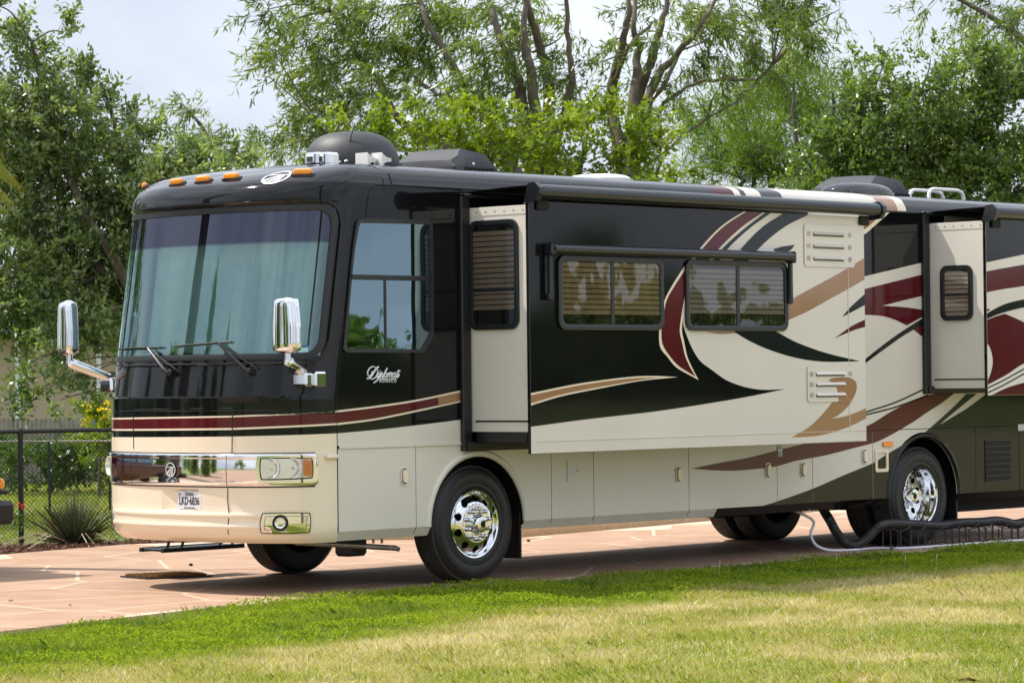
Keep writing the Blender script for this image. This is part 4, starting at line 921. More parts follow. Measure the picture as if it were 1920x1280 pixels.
# --- wheels
def wheel(cx, Yo, rear=False, side=1, full=True, label=None):
    """Yo: Y of the outer face, side=+1 outer face towards -Y"""
    ax = (0, -side, 0); c = (cx, Yo, .51); R = .51
    prf = [(-.03, .295), (.0, .305), (.006, .325), (.008, .328), (.005, .331), (.004, .358), (.009, .361), (.006, .364), (.012, .39), (.013, .42), (.010, .44), (.014, .443), (.008, .447), (.002, .465), (-.010, .483), (-.013, .486), (-.024, .496)]
    tr = []; a = -.024
    for k in range(5):
        w_ = (.27-.048)/5; tr += [(-.028-k*w_, R-.002), (-.028-(k+.80)*w_, R-.001), (-.028-(k+.82)*w_, R-.016), (-.028-(k+.98)*w_, R-.016)]
    prf2 = [(-.255, .496), (-.28, .47), (-.295, .40), (-.285, .32), (-.26, .29), (-.2, .27)]
    mb = MB(); mb.lathe(prf, c, ax, 64, 0); mb.lathe([(-.024, .496)]+tr+[(-.252, R-.002), (-.255, .496)], c, ax, 64, 1); mb.lathe(prf2, c, ax, 64, 0)
    o = mb.build('wheel', [M['rubber'], M['treadrub']], RV, smooth=25, **({'label': label} if label else {}))
    if not full: 
        mb = MB(); mb.lathe([(-.10, .29), (-.10, .0)], c, ax, 24); mb.build('rim', M['dark'], o); return o
    mb = MB(); hole = .0
    if not rear:
        # convex front rim: rim edge, face with ten hand holes, hub
        mb.lathe([(-.10, .278), (-.02, .288), (.004, .300), (.007, .297), (.002, .284), (-.022, .272), (-.026, .264)], c, ax, 64)
        f0, f1 = (-.026, .264), (.022, .172)
    else:
        mb.lathe([(.004, .300), (.008, .297), (.0, .286), (-.035, .278), (-.05, .268), (-.085, .262), (-.11, .250), (-.16, .243), (-.165, .236)], c, ax, 64)
        f0, f1 = (-.165, .236), (-.185, .135)
    # face ring with oval openings: a grid in (angle, radius) with holes left out
    nh, na, nr = 10, 120, 9; axv = np.array(ax, float); u = np.array([1.0, 0, 0]); v = np.array([0, 0, 1.0])
    G_ = []
    for j in range(nr+1):
        t = j/nr; h = f0[0]+(f1[0]-f0[0])*(1-(1-t)**1.8 if not rear else t); r = f0[1]+(f1[1]-f0[1])*t
        G_.append([np.array(c)+axv*h+r*(math.cos(2*math.pi*k/na)*u+math.sin(2*math.pi*k/na)*v) for k in range(na+1)])
    def inh(j, k):
        t = (j+.5)/nr; a = ((k+.5)/na*nh) % 1-.5; return (a/.26)**2+((t-.46)/.30)**2 < 1
    mb.grid(np.array(G_), skip=lambda j, k: inh(j, k))
    if not rear: mb.lathe([(.022, .172), (.030, .170), (.032, .160), (.030, .15), (.034, .085), (.05, .080), (.085, .076), (.10, .066), (.104, .03), (.104, 0)], c, ax, 48)
    else: mb.lathe([(-.185, .135), (-.18, .09), (-.17, .086), (-.09, .082), (-.07, .07), (-.066, .03), (-.066, 0)], c, ax, 48)
    rim = mb.build('rim', M['chrome'], o, smooth=35)
    mb = MB(); mb.lathe([(-.12, .27), (-.13, .1), (-.19 if rear else -.12, 0)], c, ax, 32) if not rear else mb.lathe([(-.21, .25), (-.21, 0)], c, ax, 32); mb.build('brake_drum', M['dark'], o)
    lug = MB(); hb = (.032 if not rear else -.182)
    a0 = math.pi/10; cc = np.array(c)+.132*(math.cos(a0)*u+math.sin(a0)*v)*(1 if not rear else .86)
    lug.lathe([(0, .021), (.010, .021), (.014, .016), (.026, .0155), (.030, .018), (.040, .016), (.045, .008), (.046, 0)], (0, 0, 0), ax, 12)
    lo = lug.build('lug_nut', M['chrome'], o, smooth=40)
    for k in range(10):
        a = a0+2*math.pi*k/10; rr_ = .132 if not rear else .112; q = np.array(c)+axv*hb+rr_*(math.cos(a)*u+math.sin(a)*v)
        l = lo if k == 0 else lo.copy()
        if k: COL.objects.link(l)
        l.location = q
    mb = MB(); hc_ = .106 if not rear else -.064; mb.lathe([(hc_, .030), (hc_+.002, .028), (hc_+.002, 0)], c, ax, 20); o2 = mb.build('hub_badge', M['dark'], o)
    tt = text('\u25b3', .03, M['silver'], o2, frameX((c[0], c[1]-side*(hc_+.0035), c[2]))) if False else None
    return o
wheel(0.0, 0.03, label='front wheel with ten chrome lug nuts round a domed hub'); wheel(6.67, 0.03, rear=True, label='deep-dished chrome rear wheel behind the hose support'); wheel(6.67, 0.37, full=False)
wheel(0.0, 2.52, side=-1, full=False); wheel(6.67, 2.52, side=-1, full=False); wheel(6.67, 2.18, side=-1, full=False)
# raised lettering on the tyres
for cx, a_ in ((0.0, -42),):
    for k, ch_ in enumerate('TUBELESS'):
        a = rad(a_-20+k*6.0); r_ = .385
        mw = Matrix.Translation((cx+r_*math.cos(a), .017, .51+r_*math.sin(a))) @ Matrix.Rotation(-a-math.pi/2, 4, 'Y') @ Matrix(((1, 0, 0, 0), (0, 0, -1, 0), (0, 1, 0, 0), (0, 0, 0, 1))) @ Matrix.Identity(4)
        pass
mb = MB(); mb.bbox((.66, .10, .17), (.685, .62, .60), .006); mb.build('mud_flap', M['rubber'], RV, smooth=0)
mb = MB(); mb.bbox((7.36, .06, .16), (7.385, .72, .60), .006); mb.build('mud_flap', M['rubber'], RV, smooth=0)
# underside: exhaust, tank, entry step
pp = [onY(541, 1006, .45), onY(546, 1012, .42), onY(556, 1016.5, .38), onY(660, 1022, .34), onY(742, 1027, .33)]
mb = MB(); mb.tube(pp, .024, 12, cap=False); mb.tube([pp[-1], pp[-1]+np.array([.035, 0, -.012])], .021, 12); mb.build('exhaust_pipe', M['steel'], RV, smooth=50)
p = onY(658, 1031, .6); mb = MB(); mb.bbox(p-[.12, .1, .05], p+[.12, .1, .12], .03); mb.build('drain_tank', M['acgrey'], RV)
for px in (700, 716):
    p = onY(px, 1018, .36); mb = MB(); mb.tube([p, p+np.array([0, 0, .06])], .012, 6); mb.build('pipe_hanger', M['steel'], RV)
YS = 2.98; a = onY(263, 1025, YS); b = onY(416, 1025, YS)
mb = MB(); z = (a[2]+b[2])/2
mb.bbox((a[0], YS-.02, z-.02), (b[0], YS+.02, z+.02), .004); mb.bbox((a[0]+.02, YS-.30, z-.012), (b[0]-.02, YS-.02, z+.012), .004); mb.bbox((a[0], YS-.32, z-.02), (b[0], YS-.28, z+.02), .004)
for u, u2 in ((285, 291), (312, 322), (384, 386), (407, 414)):
    x0 = onY(u, 1025, YS-.1)[0]; mb.tube([(x0, YS-.3, z), (x0+.05, YS-.32, z+.16)], .014, 6); 
mb.build('entry_step', M['frame'], RV, smooth=0)
# engine grille and rear skirt
x0, z0 = xz(1848, 903); x1, z1 = xz(1894, 824); z1 = max(z1, z0+.42)
mb = MB(); mb.box((x0, -.003, z0), (x1, .0, z1)); g = mb.build('engine_grille', M['dark'], RV, smooth=0)
for k in range(8): 
    mb = MB(); z = z0+(z1-z0)*k/7; mb.bbox((x0-.01, -.012, z-.006), (x1+.01, -.002, z+.006), .002); mb.build('grille_bar', M['frame'], g, smooth=0)
mb = MB(); n = 26
for k in range(n+1): x = x0+(x1-x0)*k/n; mb.box((x-.004, -.009, z0), (x+.004, -.003, z1))
mb.build('grille_slat', M['trim'], g, smooth=0, kind='stuff')
x, z = xz(1915, 801); mb = MB(); mb.box((x-.07, -.006, z-.035), (x+.1, -.002, z+.035)); o = mb.build('rear_label', M['plate'], RV, smooth=0); text('VR', .05, M['ink'], o, frameX((x, -.0075, z))) if False else None

# --- on the roof
def dome(c, rx, ry, h, name, m, lab=None, par=RV, rim=.03):
    P = [[(c[0]+rx*1.06*math.cos(t), c[1]+ry*1.06*math.sin(t), c[2]) for t in np.linspace(0, 2*math.pi, 49)], [(c[0]+rx*1.06*math.cos(t), c[1]+ry*1.06*math.sin(t), c[2]+rim) for t in np.linspace(0, 2*math.pi, 49)]]
    for e in np.linspace(0, 1, 14):
        a = e*math.pi/2; P.append([(c[0]+rx*math.cos(a)**.62*math.cos(t), c[1]+ry*math.cos(a)**.62*math.sin(t), c[2]+rim+h*math.sin(a)) for t in np.linspace(0, 2*math.pi, 49)])
    mb = MB(); mb.grid(np.array(P)); return mb.build(name, m, par, smooth=40, **({'label': lab} if lab else {}))
p0, p1, pt = onY(584, 305, .85), onY(733, 300, .85), onY(658, 248, .85)
dome(((p0[0]+p1[0])/2, .85, 3.64), (p1[0]-p0[0])/2*.86, .42, pt[2]-3.67, 'satellite_dome', M['acgrey'], 'dark grey domed satellite cover near the front of the roof')
def ac(u0, u1, ut, vt, vb, Y, lab):
    a, b = onY(u0, vb, Y+.36), onY(u1, vb, Y-.40); top = onY(ut, vt, Y)[2]; x0, x1 = a[0], b[0]; zb = 3.70
    L_ = [(x0, .40, zb), (x0+.02, .42, zb+.07), (x0+.12, .42, zb+.12), (x0+(x1-x0)*.30, .38, top-.02), (x0+(x1-x0)*.42, .34, top), (x1-.12, .33, top-.02), (x1-.03, .37, top-.045), (x1, .40, top-.11), (x1, .40, zb)]
    P = []
    for x, hw, zt in L_:
        P.append([(x, Y-hw, 3.655), (x, Y-hw, zb), (x, Y-hw+.01, max(zb, zt-.09)), (x, Y-hw+.07, zt-.01) if zt > zb+.02 else (x, Y-hw+.07, zt), (x, Y, zt), (x, Y+hw-.07, zt), (x, Y+hw, max(zb, zt-.09)), (x, Y+hw, 3.655)])
    mb = MB(); mb.grid(np.array(P)); mb.add(P[0], [tuple(range(8))]); mb.add(P[-1], [tuple(range(8))[::-1]])
    o = mb.build('air_conditioner', M['acgrey'], RV, smooth=42, label=lab)
    mb = MB(); mb.bbox((x1-.52, Y-.405, 3.665), (x1-.03, Y-.35, 3.70), .003)
    for k in range(9): mb.box((x1-.50+k*.054, Y-.412, 3.668), (x1-.465+k*.054, Y-.404, 3.697))
    mb.build('ac_grille', M['dark'], o, smooth=0)
    for x in (x0+.25, x1-.04):
        mb = MB(); mb.lathe([(0, .014), (.006, .012), (.007, 0)], (x, Y-.42, zb+.03), (0, -1, 0), 10); mb.build('screw', M['white'], o)
ac(738, 930, 815, 280, 318, 1.15, 'dark grey rooftop air conditioner behind the satellite dome')
ac(1522, 1706, 1620, 331, 360, 1.15, 'dark grey rooftop air conditioner towards the rear')
p0, p1, pt = onY(1556, 364, .72), onY(1652, 368, .72), onY(1596, 345, .72)
dome(((p0[0]+p1[0])/2, .72, 3.64), (p1[0]-p0[0])/2, .34, pt[2]-3.66, 'skylight_dome', M['clear'], 'smoked skylight dome in front of the rear air conditioner')
p0, p1, pt = onY(1082, 338, .95), onY(1160, 341, .95), onY(1118, 329, .95)
dome(((p0[0]+p1[0])/2, .95, 3.64), (p1[0]-p0[0])/2, .33, max(pt[2]-3.66, .05), 'roof_vent', M['white'], 'low white vent cover on the middle of the roof')
# lamp pair, horns, whip antenna
for u, s_ in ((592, 1), (606, 1)):
    p = onY(u-2 if u < 600 else u+2, 299, .62 if u > 600 else .70); mb = MB(); mb.bbox(p-[.05, .085, .055], p+[.11, .085, .06], .02); o = mb.build('roof_lamp', M['chrome'], RV, smooth=30)
    mb = MB(); mb.bbox(p-[.058, .05, .03], p-[.045, -.05, -.035], .008); mb.build('lens', M['silver'], o)
    mb = MB(); mb.box(p-[.06, .035, .02], p-[.0575, -.035, -.02]); mb.build('lamp_print', M['acgrey'], o, smooth=0)
p = onY(620, 308, .66); mb = MB(); mb.bbox(p-[.25, .28, .075], p+[.10, .2, -.02], .01); mb.build('lamp_bracket', M['white'], RV, smooth=0)
for u in (681, 708):
    p = onY(u, 299, .40); mb = MB(); P = []
    for t, r in ((0, .075), (.05, .05), (.10, .03), (.17, .018)): P.append([(p[0]-.02+t, p[1]+r*a, p[2]+r*.75*b) for a, b in ((-1, -1), (1, -1), (1, 1), (-1, 1), (-1, -1))])
    mb.grid(np.array(P)); mb.add(P[0][:4], [(0, 1, 2, 3)]); mb.bbox(p+[-.005, -.025, -.12], p+[.06, .025, -.03], .006); mb.build('air_horn', M['white'], RV, smooth=0)
p = onY(650, 304, .60); q = onY(664, 236, .60); mb = MB(); mb.tube([p, p+(q-p)*.35+[-.012, 0, 0], p+(q-p)*.7+[-.01, 0, 0], q], [.011, .008, .006, .004], 6); o = mb.build('antenna', M['trim'], RV)
mb = MB(); mb.lathe([(-.02, .06), (.01, .045), (.05, .018), (.06, 0)], (p[0], p[1], p[2]-.02), (0, 0, 1), 16); mb.build('antenna_foot', M['chrome'], o)
mb = MB(); a = onY(620, 304, .62); b = onY(716, 307, .62); mb.tube([a, b], .018, 8); mb.build('horn_trumpet', M['chrome'], RV)
# ladder rails
for u0, u1, Y in ((1742, 1808, .85), (1706, 1770, 1.35)):
    a, b = onY(u0, 370, Y), onY(u1, 374, Y); t = onY((u0+u1)/2, 356 if Y < 1 else 358, Y)[2]; zb = 3.60
    mb = MB(); mb.tube([(a[0], Y, zb), (a[0], Y, t-.05), (a[0]+.03, Y, t-.012), (a[0]+.08, Y, t), (b[0]-.14, Y, t), (b[0]-.05, Y, t-.02), (b[0]-.015, Y, t-.07), (b[0], Y, zb)], .020, 10); mb.build('ladder_rail', M['whitepipe'], RV, smooth=60)
# ------------------------------------------------------------------ ground, driveway, lawn
def vnoise(x, y, s, seed=0):
    """smooth value noise 0..1"""
    g = np.random.default_rng(seed).random((64, 64)); x = np.asarray(x)/s+100.3; y = np.asarray(y)/s+100.7
    i, j = np.floor(x).astype(int), np.floor(y).astype(int); u, v = x-i, y-j; u, v = u*u*(3-2*u), v*v*(3-2*v)
    G = lambda a, b: g[a % 64, b % 64]
    return (G(i, j)*(1-u)+G(i+1, j)*u)*(1-v)+(G(i, j+1)*(1-u)+G(i+1, j+1)*u)*v
M['soil'] = mat('lawn_soil', (0.24, 0.22, 0.10), 0.95, col2=(0.38, 0.32, 0.18), scale=1.1, bump=0.4, bscale=30, rvar=0)
M['farlawn'] = mat('far_lawn', (0.10, 0.15, 0.03), 0.95, col2=(0.17, 0.20, 0.05), scale=0.9, bump=0.3, bscale=20, rvar=0)
M['mortar'] = mat('pale_joint', (0.56, 0.415, 0.305), 0.85, var=0.15, scale=9, rvar=0)
M['stone'] = mat('terracotta_concrete', (0.315, 0.183, 0.113), 0.72, col2=(0.41, 0.256, 0.166), scale=2.2, bump=0.12, bscale=45)
M['stone2'] = mat('terracotta_concrete_pale', (0.35, 0.21, 0.133), 0.72, col2=(0.44, 0.283, 0.187), scale=2.6, bump=0.12, bscale=45)
M['kerb'] = mat('kerb_stone', (0.50, 0.33, 0.20), 0.85, col2=(0.62, 0.44, 0.29), scale=20, bump=0.4, bscale=60, rvar=0)
M['mulch'] = mat('bark_mulch', (0.055, 0.028, 0.018), 0.95, col2=(0.13, 0.07, 0.045), scale=14, bump=0.6, bscale=40, rvar=0)
M['chip'] = leafmat('bark_chip', (0.05, 0.025, 0.016), (0.20, 0.11, 0.07), trans=0.0, gloss=0.02)
M['wood'] = mat('weathered_wood', (0.17, 0.15, 0.14), 0.85, col2=(0.30, 0.27, 0.25), scale=3, bump=0.3, bscale=25, rvar=0)
M['tanwall'] = mat('tan_wall', (0.46, 0.36, 0.27), 0.9, var=0.04, scale=3, bump=0.1, bscale=80, rvar=0)
M['roofing'] = mat('shingle', (0.16, 0.14, 0.13), 0.9, var=0.2, scale=9)
M['bark'] = mat('grey_brown_bark', (0.085, 0.066, 0.052), 0.9, col2=(0.16, 0.13, 0.105), scale=5, bump=0.5, bscale=24, rvar=0)
M['barkdark'] = mat('dark_bark', (0.055, 0.045, 0.038), 0.9, col2=(0.11, 0.09, 0.075), scale=5, bump=0.5, bscale=24, rvar=0)
M['fenceblack'] = mat('black_vinyl_fence', (0.010, 0.010, 0.011), 0.5, var=0.2)
M['coir'] = leafmat('coir_bristle', (0.22, 0.12, 0.05), (0.45, 0.28, 0.13), trans=0.0, gloss=0.0)
M['redpaint'] = mat('maroon_car_paint', (0.065, 0.006, 0.010), 0.12, coat=1.0, var=0.05)
M['hosewhite'] = mat('white_hose', (0.66, 0.66, 0.74), 0.4, var=0.05)

g = MB(); g.box((-260, -260, -.4), (420, 420, -.055)); g.build('ground', M['farlawn'], None, smooth=0, kind='structure')
NEAR = [(-30, -4.6), (-14, -2.3), (-8.5, -1.25), (-5.72, -.72), (-3.2, -.22), (-.82, -.17), (1.13, -.26), (4.36, -.30), (6.0, -.52), (8.0, -.66), (10.5, -.75), (16, -.9)]
FAR = [(16, 6.2), (9.2, 5.3), (8.4, 5.15), (5.7, 4.75), (4.6, 5.6), (3.35, 7.1), (2.4, 7.62), (.3, 7.2), (-1.2, 7.0), (-8, 8.2), (-30, 13)]
def nearY(x): return np.interp(x, [p[0] for p in NEAR], [p[1] for p in NEAR])
DRV = [p for p in NEAR if p[0] > -12]+[p for p in FAR if p[0] > -12]
DRV0 = [(-60, -10.5), (-30, -4.6), (-14, -2.3), (-8.5, -1.25), (-8, 8.2), (-30, 13), (-60, 20)]
dw = MB(); dw.poly([(x, y, -.0005) for x, y in DRV], (0, 0, -.06)); DRIVE = dw.build('driveway', M['mortar'], None, smooth=0, kind='structure')
dw = MB(); dw.poly([(x, y, -.004) for x, y in DRV0], (0, 0, -.06)); dw.build('driveway', M['stone'], None, smooth=0, kind='structure')
dw = MB(); dw.poly([(-66, -80, -.03), (-58, -80, -.03), (-58, 120, -.03), (-66, 120, -.03)], (0, 0, -.05)); dw.build('road', mat('asphalt', (.07, .07, .072), .9, var=.15, scale=3), None, smooth=0, kind='structure')
# flagstone pattern: Voronoi cells of a jittered set, cut to the driveway, one stone each
def ptin(x, y, Q):
    c = False
    for i in range(len(Q)):
        (x0, y0), (x1, y1) = Q[i-1], Q[i]
        if (y0 > y) != (y1 > y) and x < (x1-x0)*(y-y0)/(y1-y0)+x0: c = not c
    return c
r2 = np.random.default_rng(5); seeds = []
for i in range(4000):
    p = np.array([r2.uniform(-12.5, 12.5), r2.uniform(-2.4, 9.5)])
    if all((p-q)@(p-q) > 1.0**2 for q in seeds): seeds.append(p)
seeds = np.array(seeds); nst = 0; proto = None
for i, p in enumerate(seeds):
    P = [p+np.array(q)*2.4 for q in ((-1, -1), (1, -1), (1, 1), (-1, 1))]
    d2 = ((seeds-p)**2).sum(1); merge = None
    for j in np.argsort(d2)[1:22]:
        q = seeds[j]; n = (q-p)/math.sqrt(d2[j]); P = clip_half(P, n, ((p+q)/2)@n-.018)
        if len(P) < 3: break
    if len(P) < 3: continue
    # keep inside the driveway: trim against near and far edges (piecewise straight, so per-edge clip where convex is enough)
    for xx in (p[0]-.9, p[0], p[0]+.9):
        yn = nearY(xx); sl_ = (nearY(xx+.4)-nearY(xx-.4))/.8; n = np.array([sl_, -1.0]); n /= np.linalg.norm(n); P = clip_half(P, n, np.array([xx, yn])@n+.004)
        if len(P) < 3: break
    if len(P) < 3: continue
    cen = sum(P)/len(P)
    if not ptin(cen[0], cen[1]+.03, DRV): continue
    if len(P) < 3: continue
    for k in range(len(FAR)-1):
        a, b = np.array(FAR[k]), np.array(FAR[k+1]); t = b-a; n = np.array([t[1], -t[0]])/np.linalg.norm(t); m_ = (a+b)/2
        if np.dot(cen-m_, n) < 0 and abs(np.dot(cen-m_, t/np.linalg.norm(t))) < np.linalg.norm(t)/2+.3: P = clip_half(P, n, a@n-.02)
        if len(P) < 3: break
    if len(P) < 3 or nst >= 300: continue
    uv = proj((cen[0], cen[1], 0))
    if not (-150 < uv[0] < 2050): continue
    n = len(P); ins = [c+(cen-c)/np.linalg.norm(cen-c)*.004 for c in P]
    mb = MB(); mb.add([(*c, -.0012) for c in P]+[(*c, -.0003) for c in P]+[(*c, 0.0) for c in ins], [tuple(range(2*n, 3*n))]+[(k, (k+1) % n, n+(k+1) % n, n+k) for k in range(n)]+[(n+k, n+(k+1) % n, 2*n+(k+1) % n, 2*n+k) for k in range(n)])
    mb.build('paving_stone', M['stone'] if r2.random() < .7 else M['stone2'], DRIVE, smooth=0, fixn=False); nst += 1
print('stones', nst)
# kerb round the far edge
kp = [(3.2, 7.35), (4.6, 5.72), (5.75, 4.87), (8.4, 5.27), (9.2, 5.42), (16, 6.35)]
kb = MB()
for a, b in zip(kp[:-1], kp[1:]):
    t = np.array(b)-a; t /= np.linalg.norm(t); n = np.array([-t[1], t[0]]); 
    if n[1] < 0: n = -n
    q = [np.array(a)-t*.0, np.array(b), np.array(b)+n*.2, np.array(a)+n*.2]; kb.poly([(*c, -.05) for c in q], (0, 0, .22))
kb.build('kerb', M['kerb'], None, smooth=0, kind='structure')

# lawn: blades with their own colour, shorter and drier away from the driveway edge
def blades(n, x0, x1, y0, y1, seed, hgt, wid, col, keep, tint, name, parent=None, z0=-.055, lean=.35, **kw):
    r = np.random.default_rng(seed); x = r.uniform(x0, x1, n); y = r.uniform(y0, y1, n); k = keep(x, y, r); x, y = x[k], y[k]; n = len(x)
    h = hgt(x, y, r); a = r.uniform(0, 2*math.pi, n); w_ = wid*r.uniform(.7, 1.3, n); lx, ly = r.normal(0, lean, n)*h, r.normal(0, lean, n)*h
    b = np.stack([x, y, np.full(n, z0)], 1); s = np.stack([np.cos(a)*w_, np.sin(a)*w_, 0*a], 1)
    mid = b+np.stack([lx*.35, ly*.35, h*.6], 1); tip = b+np.stack([lx, ly, h], 1)
    V = np.stack([b-s, b+s, mid+s*.75, tip, mid-s*.75], 1).reshape(-1, 3); F = np.arange(n*5).reshape(n, 5)
    return fastmesh(name, V, F, col, parent, tint=np.repeat(tint(x, y, r), 5), **kw)
M['grass'] = leafmat('grass_blade', (0.055, 0.13, 0.012), (0.46, 0.37, 0.17), (0.62, 0.54, 0.34), trans=0.30, gloss=0.03)
for e, (p_, c_) in zip(range(3), ((0.0, (.05, .115, .012)), (.35, (.145, .225, .018)), (.62, (.38, .34, .09)))): pass
_r = None if False else _r
gr = M['grass'].node_tree.nodes['Color Ramp'].color_ramp
while len(gr.elements) > 2: gr.elements.remove(gr.elements[1])
gr.elements[0].position = 0.0; gr.elements[0].color = (.075, .145, .014, 1); gr.elements[1].position = 1.0; gr.elements[1].color = (.74, .65, .47, 1)
for p_, c_ in ((.22, (.20, .275, .028)), (.44, (.34, .37, .06)), (.64, (.50, .42, .22))): e = gr.elements.new(p_); e.color = (*c_, 1)
def edge(x, y): return nearY(x)-y            # metres into the lawn
def wob(x, y): return edge(x, y)+.9*(vnoise(x, y, 1.7, 3)-.5)+.35*(vnoise(x, y, .5, 4)-.5)
def dryness(x, y, r):
    e = wob(x, y); band = 1.35+.10*np.clip(-x-1, 0, 5)
    t = np.clip((e-band)/1.2, 0, 1)                       # 0 in the lush strip, 1 in the dry lawn
    far = np.clip((e-4.2-.2*x)/2.0, 0, 1)*.62                 # greener again towards the viewer
    patch = .75*vnoise(x, y, .8, 8)+.35*vnoise(x, y, .27, 9)
    return np.clip(.17+.26*(vnoise(x, y, .35, 12)-.4)+.16*(vnoise(x, y, 1.4, 17)-.5)+t*(.46+.52*(patch-.5)-far*.34)+r.normal(0, .07+.06*t, len(x)), 0, 1)
def infr(x, y, m=60):
    d0, d1 = x-CAM[0], y-CAM[1]; z = d0*_f[0]+d1*_f[1]; u = 960+FPX*(d0*_r[0]+d1*_r[1])/z; return (z > 15.5) & (u > -m) & (u < 1920+m)
LAWN = D.objects.new('lawn', None)
lw = MB(); lw.poly([(-40, -60, -.05), (60, -60, -.05), (60, -1.0, -.05)]+[(x, y-.005, -.05) for x, y in NEAR[::-1]]+[(-40, -6, -.05)]); D.objects.remove(LAWN); LAWN = lw.build('lawn', M['soil'], None, smooth=0, kind='structure')
lush = lambda x, y: np.clip(1-(wob(x, y)-1.25-.10*np.clip(-x-1, 0, 5))/.8, 0, 1)
blades(520000, -10, 9, -12, .0, 21, lambda x, y, r: (.026+.026*vnoise(x, y, .6, 5)+.018*lush(x, y)+.016*(vnoise(x, y, .25, 6) > .72))*r.uniform(.6, 1.3, len(x)), .0028, M['grass'],
       lambda x, y, r: (edge(x, y) > -.04+.05*r.random(len(x))) & infr(x, y), dryness, 'lawn_grass', z0=-.05, lean=.55, kind='stuff')
# leafy weeds in the lush strip
def leafcloud(name, C_, Dr, ln, wd, m, parent=None, tint=None, fold=.25, seed=0, flat=.75, **kw):
    """diamond leaves: centres, unit directions, length, width"""
    r = np.random.default_rng(seed); n = len(C_); rnd = unit(r.normal(size=(n, 3))*flat+np.array([0, 0, 1.0 if flat < 5 else 0])); sd_ = unit(np.cross(Dr, rnd)); nn = np.cross(Dr, sd_)
    ln = np.broadcast_to(ln, n)[:, None]; wd = np.broadcast_to(wd, n)[:, None]
    V = np.stack([C_, C_+Dr*ln*.45+sd_*wd*.5+nn*wd*fold, C_+Dr*ln, C_+Dr*ln*.45-sd_*wd*.5+nn*wd*fold], 1).reshape(-1, 3)
    return fastmesh(name, V, np.arange(4*n).reshape(n, 4), m, parent, tint=np.repeat(r.random(n) if tint is None else tint, 4), **kw)
M['weed'] = leafmat('weed_leaf', (0.13, 0.22, 0.016), (0.32, 0.37, 0.035), trans=0.35, gloss=0.0)
r = np.random.default_rng(31); n = 150000; x = r.uniform(-9, 9, n); e = r.uniform(-.03, 2.6, n)**1.0; y = nearY(x)-e
k = (lush(x, y) > r.random(n)) & infr(x, y) & (vnoise(x, y, .45, 14) > .25); x, y = x[k], y[k]; n = len(x)
dr = unit(np.stack([r.normal(0, 1, n), r.normal(0, 1, n), r.uniform(.1, .9, n)], 1))
leafcloud('lawn_weeds', np.stack([x, y, -.045+.085*r.random(n)*vnoise(x, y, .4, 15)*1.3], 1), dr, .026*r.uniform(.6, 1.4, n), .016, M['weed'], None, seed=3, kind='stuff')
# few tall seed stalks and brown leaves on the grass
st = MB(); r = random.Random(4)
for px, py in ((1348, 1092), (1567, 1082), (1696, 1082), (1755, 1080), (1268, 1262)):
    p = onZ(px, py, -.05); st.tube([p, p+[.006, 0, .09], p+[.02, .004, .17]], [.0018, .0014, .001], 4, cap=False); st.tube([p+[.02, .004, .16], p+[.024, .004, .20]], .004, 5)
st.build('seed_stalks', mat('dry_stalk', (.5, .44, .25), .9), None, kind='stuff')
M['deadleaf'] = mat('dead_leaf', (.16, .08, .04), .8, var=.3)
def deadleaf(px, py, z, lab, s=.06, cat='leaf', grp=None):
    p = onZ(px, py, z); a = r.uniform(0, 6); u = np.array([math.cos(a), math.sin(a), 0])*s; v = np.array([-math.sin(a), math.cos(a), 0])*s*.4
    mb = MB(); mb.add([p-u, p+v+[0, 0, s*.3], p+u+[0, 0, s*.1], p-v+[0, 0, s*.25], p+[0, 0, .003]], [(0, 1, 4), (1, 2, 4), (2, 3, 4), (3, 0, 4)])
    o = mb.build('fallen_leaf', M['deadleaf'], None, smooth=0); tag(o, lab, cat, grp)
deadleaf(1107, 1207, -.02, 'brown fallen leaf lying in the dry lawn, the upper of two', .05)
deadleaf(1150, 1241, -.02, 'brown fallen leaf lying in the dry lawn, the lower of two', .05)
deadleaf(1815, 1277, -.02, 'brown fallen leaf at the bottom edge of the dry lawn, towards the right', .09)
deadleaf(131, 1134, .003, 'small brown leaf on the driveway near the lower left lawn edge', .045)
deadleaf(21, 1126, .003, 'small brown leaf on the driveway near the left picture edge', .045)
deadleaf(168, 1022, .02, 'large dry leaf on the mulch below the grassy plant', .11)
for px, py, lab in ((358, 1058, 'dark pebble on the driveway behind the door mat'), (991, 1013, 'dark pebble on the driveway by the front mud flap')):
    p = onZ(px, py, .012); mb = MB(); mb.lathe([(-.012, .0), (-.010, .016), (.002, .022), (.012, .014), (.016, 0)], p, (0, 0, 1), 9); tag(mb.build('pebble', M['dark'], None), lab, 'pebble')
# ------------------------------------------------------------------ hoses, mat, fence, house, car
def spline(P, n=12):
    P = [np.array(p, float) for p in P]; o = []
    for i in range(len(P)-1):
        p0, p1, p2, p3 = P[max(i-1, 0)], P[i], P[i+1], P[min(i+2, len(P)-1)]
        for t in np.linspace(0, 1, n, endpoint=False): o.append(.5*((2*p1)+(-p0+p2)*t+(2*p0-5*p1+4*p2-p3)*t*t+(-p0+3*p1-3*p2+p3)*t**3))
    o.append(P[-1]); return o
YH = lambda x: np.interp(x, [5.2, 5.9, 8.0, 9.6], [-.02, -.13, -.30, -.36])
hp = [onY(1541, 950, .32), onY(1548, 962, .30)]
for u, v in ((1556, 975), (1570, 1000), (1588, 1019), (1604, 1023), (1622, 1012), (1640, 994), (1652, 985)):
    p = onY(u, v, np.interp(u, [1550, 1600, 1652], [.26, .05, -.12])); hp.append(np.array([p[0], p[1], max(p[2], .055)]))
